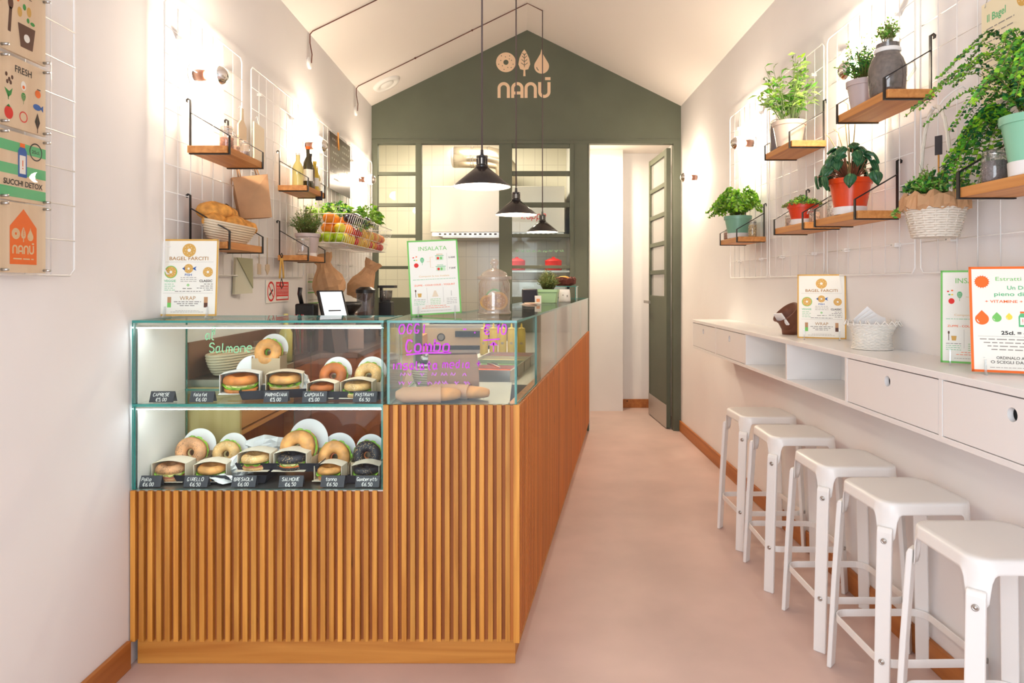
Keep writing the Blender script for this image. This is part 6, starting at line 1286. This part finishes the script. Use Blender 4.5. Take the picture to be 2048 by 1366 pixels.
def f(m):
    n = 40
    for k in range(17):
        z = .004 + .0062 * k; t_ = k / 16; r0 = .075 - .010 * math.sin(t_ * PI * .9) + .022 * t_ ** 2.2
        m.tube([((r0 + .0018 * (1 if (i + k) % 2 else -1)) * math.cos(2 * PI * i / n), (r0 + .0018 * (1 if (i + k) % 2 else -1)) * math.sin(2 * PI * i / n), z) for i in range(n)], .0036, Mw, 5, True)
    for i in range(20): a = 2 * PI * i / 20; m.tube([((.088 + .010 * q) * math.cos(a + .12 * q - .12), (.088 + .010 * q) * math.sin(a + .12 * q - .12), .098 + .02 * math.sin(q * PI / 2)) for q in range(3)], .003, Mw, 5)
    m.lathe([(0, .003), (.07, .003), (.064, .05), (.078, .095)], Mw, 30)
foliage(o, f, 'woven_body')
for k in range(4):
    m = MB(); m.add([(-.06, 0, 0), (.06, .005, 0), (.05, .01, .07), (.0, .0, .115 - .012 * k), (-.055, -.005, .06)], [(0, 1, 2, 3, 4)], M_card); b_ = m.build('paper_napkin'); so = b_.modifiers.new('s', 'SOLIDIFY'); so.thickness = .003
    tag(b_, ('white paper napkin at the back of the crown basket', 'white paper napkin, tallest peak in the crown basket', 'white paper napkin in the middle of the crown basket', 'white paper napkin at the front of the crown basket')[k], 'napkin', 'napkins in the crown basket', (1.436, 2.84 - .025 * k, DT + .06), R(-14 + 9 * k))

# ------------------------------------------------------------ things on the steel worktop behind the case
WT = WZ + .0005
oval_basket('proofing_basket', 'long pale ribbed basket on the steel worktop, seen through the case', (-1.375, 3.24, WT + .006), R(83), .20, .075, .098)
o = thing('till_tablet', 'tilted white screen tablet on a dark stand beyond the case', 'tablet', (-1.17, 4.24, WT), R(36))
m = MB(); m.M = T(0, 0, .20) @ RX(-32); m.box(-.085, .085, -.012, .012, 0, .21, M_dark); m.build('casing', o, bevel=.006); m = MB(); m.M = T(0, 0, .20) @ RX(-32); m.box(-.07, .07, -.014, -.0125, .02, .195, mat('tablet_screen', (226, 230, 236), .1, emit=((220, 228, 240), .7))); m.build('screen', o)
m = MB(); m.prism([(-.09, 0), (.12, 0), (.10, .2), (.02, .26), (.0, .22)], -.04, .04, M_dark, M=RZ(90) @ FACE); m.build('stand', o)
o = thing('desk_phone', 'black telephone and charger standing beside the tablet', 'telephone', (-1.36, 4.27, WT)); m = MB(); m.box(-.06, .06, -.05, .05, 0, .30, M_dark); m.build('base', o, bevel=.01); m = MB(); m.tube([(-.03, -.01, .3), (-.04, -.02, .36), (-.035, -.02, .40)], .014, M_dark, 8); m.build('handset', o)
o = thing('blender_jug', 'glass blender jug with a black lid on the worktop', 'blender', (-1.16, 5.0, WT)); m = MB(); m.lathe([(0, 0), (.075, 0), (.07, .12), (0, .12)], M_dark, 20, sharp=True); m.build('motor_base', o); m = MB(); m.lathe([(.05, .121), (.058, .15), (.068, .36)], glass('smoky_glass', (190, 190, 196), .12, 1, body=.15, bodyc=(120, 118, 130)), 20); m.build('jug', o); m = MB(); m.lathe([(0, .40), (.04, .40), (.072, .38), (.072, .355), (0, .355)], M_dark, 20, sharp=True); m.build('lid', o)
o = thing('juicer', 'black juicer with a curved bowl between the tablet and the blender', 'juicer', (-1.20, 4.62, WT)); m = MB(); m.lathe([(0, 0), (.09, 0), (.085, .2), (.05, .22), (0, .22)], M_dark, 20, sharp=True); m.build('base', o); m = MB(); m.lathe([(.05, .22), (.095, .27), (.1, .30), (.09, .30), (.05, .23)], M_dark, 20); m.build('bowl', o); m = MB(); m.box(-.08, .08, -.095, -.085, .15, .19, M_white); m.build('white_band', o)
o = thing('coffee_grinder', 'tall black grinder by the green back wall', 'grinder', (-1.10, 5.45, WT)); m = MB(); m.box(-.05, .05, -.06, .06, 0, .28, M_dark); m.build('body', o, bevel=.008); m = MB(); m.box(-.055, .075, -.07, .07, .39, .41, M_dark); m.box(-.05, -.03, -.02, .02, .28, .39, M_dark); m.build('arm', o); m = MB(); m.lathe([(.03, .28), (.045, .30), (.05, .37)], MATS['smoky_glass'], 16); m.build('hopper', o)
for k, (x, y, r_, h, mt, lb) in enumerate(((-1.30, 3.72, .035, .26, MW, 'clear bottle with yellow oil on the worktop corner'), (-1.38, 3.60, .05, .12, MATS['jar_glass'], 'glass tumbler jar behind the long ribbed basket'), (-1.36, 3.85, .045, .18, MATS['jar_glass'], 'taller glass jug against the brown splashback'), (-1.33, 4.05, .04, .16, MATS['jar_glass'], 'glass jar with pink straws near the splashback'))):
    o = thing('oil_cruet' if k == 0 else 'glass_jar', lb, 'bottle' if k == 0 else 'jar', (x, y, WT)); m = MB()
    m.lathe([(0, .001), (r_, .001), (r_, h * .6), (r_ * (.35 if k == 0 else .9), h * .8), (r_ * (.35 if k == 0 else .95), h)], mt, 16); m.build('glass_body', o)
    if k == 3:
        m = MB()
        for q in range(5): m.tube([(.006 * q - .01, 0, .01), (.012 * q - .03, .01 * (q % 2), .24)], .003, (M_pred, mat('print_pink', (226, 120, 150), .5), M_papergreen)[q % 3], 5)
        m.build('straws', o)
m = MB(); m.box(-.05, .05, -.05, .05, 0, .13, M_whitem); tag(m.build('napkin_box', bevel=.004), 'white box on the worktop at the far side of the case', 'box', None, (-1.10, 4.45, WT), .3)
m = MB(); m.lathe([(0, 0), (.13, 0), (.15, .02), (.15, .5), (.13, .5), (.13, .03), (0, .03)], M_dark, 20); tag(m.build('waste_bin'), 'dark bin on the floor behind the counter', 'bin', None, (-.82, 4.6, .001))

# ------------------------------------------------------------ kitchen beyond the doorway
o = thing('cooker_hood', 'large stainless cooker hood on the tiled kitchen wall', 'cooker hood', (-.31, 8.5, 2.06))
m = MB(); m.box(-.80, .80, -.4, .399, .0, .55, M_steelm); m.build('canopy', o, bevel=.005)
m = MB(); m.box(-.78, .79, -.39, -.37, -.045, 0.0, M_steel)
for k in range(24): m.box(-.70 + .06 * k, -.67 + .06 * k, -.392, -.39, -.03, -.012, M_pblack)
m.box(-.66, .78, -.36, .35, -.06, -.045, M_steel); m.build('filter_rail', o)
o = thing('extract_duct', 'ribbed silver duct under the kitchen ceiling', 'duct', (-.85, 8.35, 3.0))
m = MB(); m.tube([(0, 0, 0), (.20, 0, 0), (.42, 0, 0), (.56, 0, -.03), (.63, 0, -.12), (.65, 0, -.34)], .13, mat('duct_foil', (200, 190, 170), .25, metal=.9), 24)
for x in (.2, .23, .40): m.tube([(x, 0, 0), (x + .012, 0, 0)], .134, M_steel, 24)
m.build('pipe', o); m = MB(); m.sphere((-.01, 0, 0), .128, M_steelm, sc=(.25, 1, 1)); m.build('end_cap', o)
o = thing('kitchen_range', 'stainless kitchen range with round knobs seen through the tall case', 'range', (-.46, 7.9, 0))
m = MB(); m.box(-.68, .5, -.3, .3, 0, .99, M_steelm); m.build('body', o, bevel=.006)
m = MB(); m.box(-.66, .48, -.312, -.301, .76, .95, mat('cream_enamel', (226, 206, 176), .4)); m.build('control_panel', o); m = MB(); m.box(-.66, .48, -.308, -.301, .71, .755, M_pblack); m.build('vent_slot', o)
m = MB(); m.box(-.30, .12, -.345, -.313, .855, .92, M_dark); m.build('oven_handle', o)
for x in (-.46, .27): m = MB(); m.M = T(x, -.313, .85) @ RX(90); m.lathe([(0, .02), (.03, .02), (.036, 0)], M_steel, 20, sharp=True); m.lathe([(.036, 0), (.045, .003), (.045, 0)], M_pblack, 20); m.box(-.005, .005, -.03, .03, .02, .03, M_steel); m.build('knob', o)
m = MB(); m.tube([(-.4, -.2, 1.01), (-.4, -.2, 1.04), (.35, -.2, 1.04), (.35, -.2, 1.01)], .01, M_steel); m.box(-.6, .45, -.25, .25, .991, 1.005, M_pblack); m.build('cooktop', o)
m = MB(); m.box(-.14, .14, -.3, .3, 0, .90, M_cab); tag(m.build('kitchen_cabinet', bevel=.003), 'orange pine cabinet end beside the kitchen range', 'cabinet', None, (-1.20, 7.2, .001))
for k, (x, c) in enumerate(((-.06, M_pred), (.62 - .24, M_pred))):
    o = thing('cooking_pot', ('red lidded pot on the kitchen shelf beside the window post', 'red lidded pot at the far end of the kitchen shelf')[k], 'pot', (x - .02, 8.2, 1.605), 0, 'red pots on the kitchen shelf'); m = MB(); m.lathe([(0, 0), (.09, 0), (.10, .01), (.10, .11)], c, 20, sharp=True); m.build('body', o); m = MB(); m.lathe([(.103, .11), (.103, .12), (.05, .145), (.02, .15), (.02, .165), (0, .165)], c, 20); m.build('lid', o)
m = MB(); m.box(-.25, .559, 8.0, 8.4, 1.58, 1.604, M_steel); tag(m.build('kitchen_shelf'), 'steel shelf carrying the red pots in the kitchen', 'shelf')
o = thing('steel_fridge', 'steel kitchen fridge below the red pots', 'fridge', (.15, 8.56, 0)); m = MB(); m.box(-.38, .38, -.3, .3, 0.01, 1.50, M_steelm); m.build('body', o, bevel=.006); m = MB(); m.box(-.36, .36, -.318, -.301, .06, 1.47, M_steel); m.build('door', o, bevel=.004)
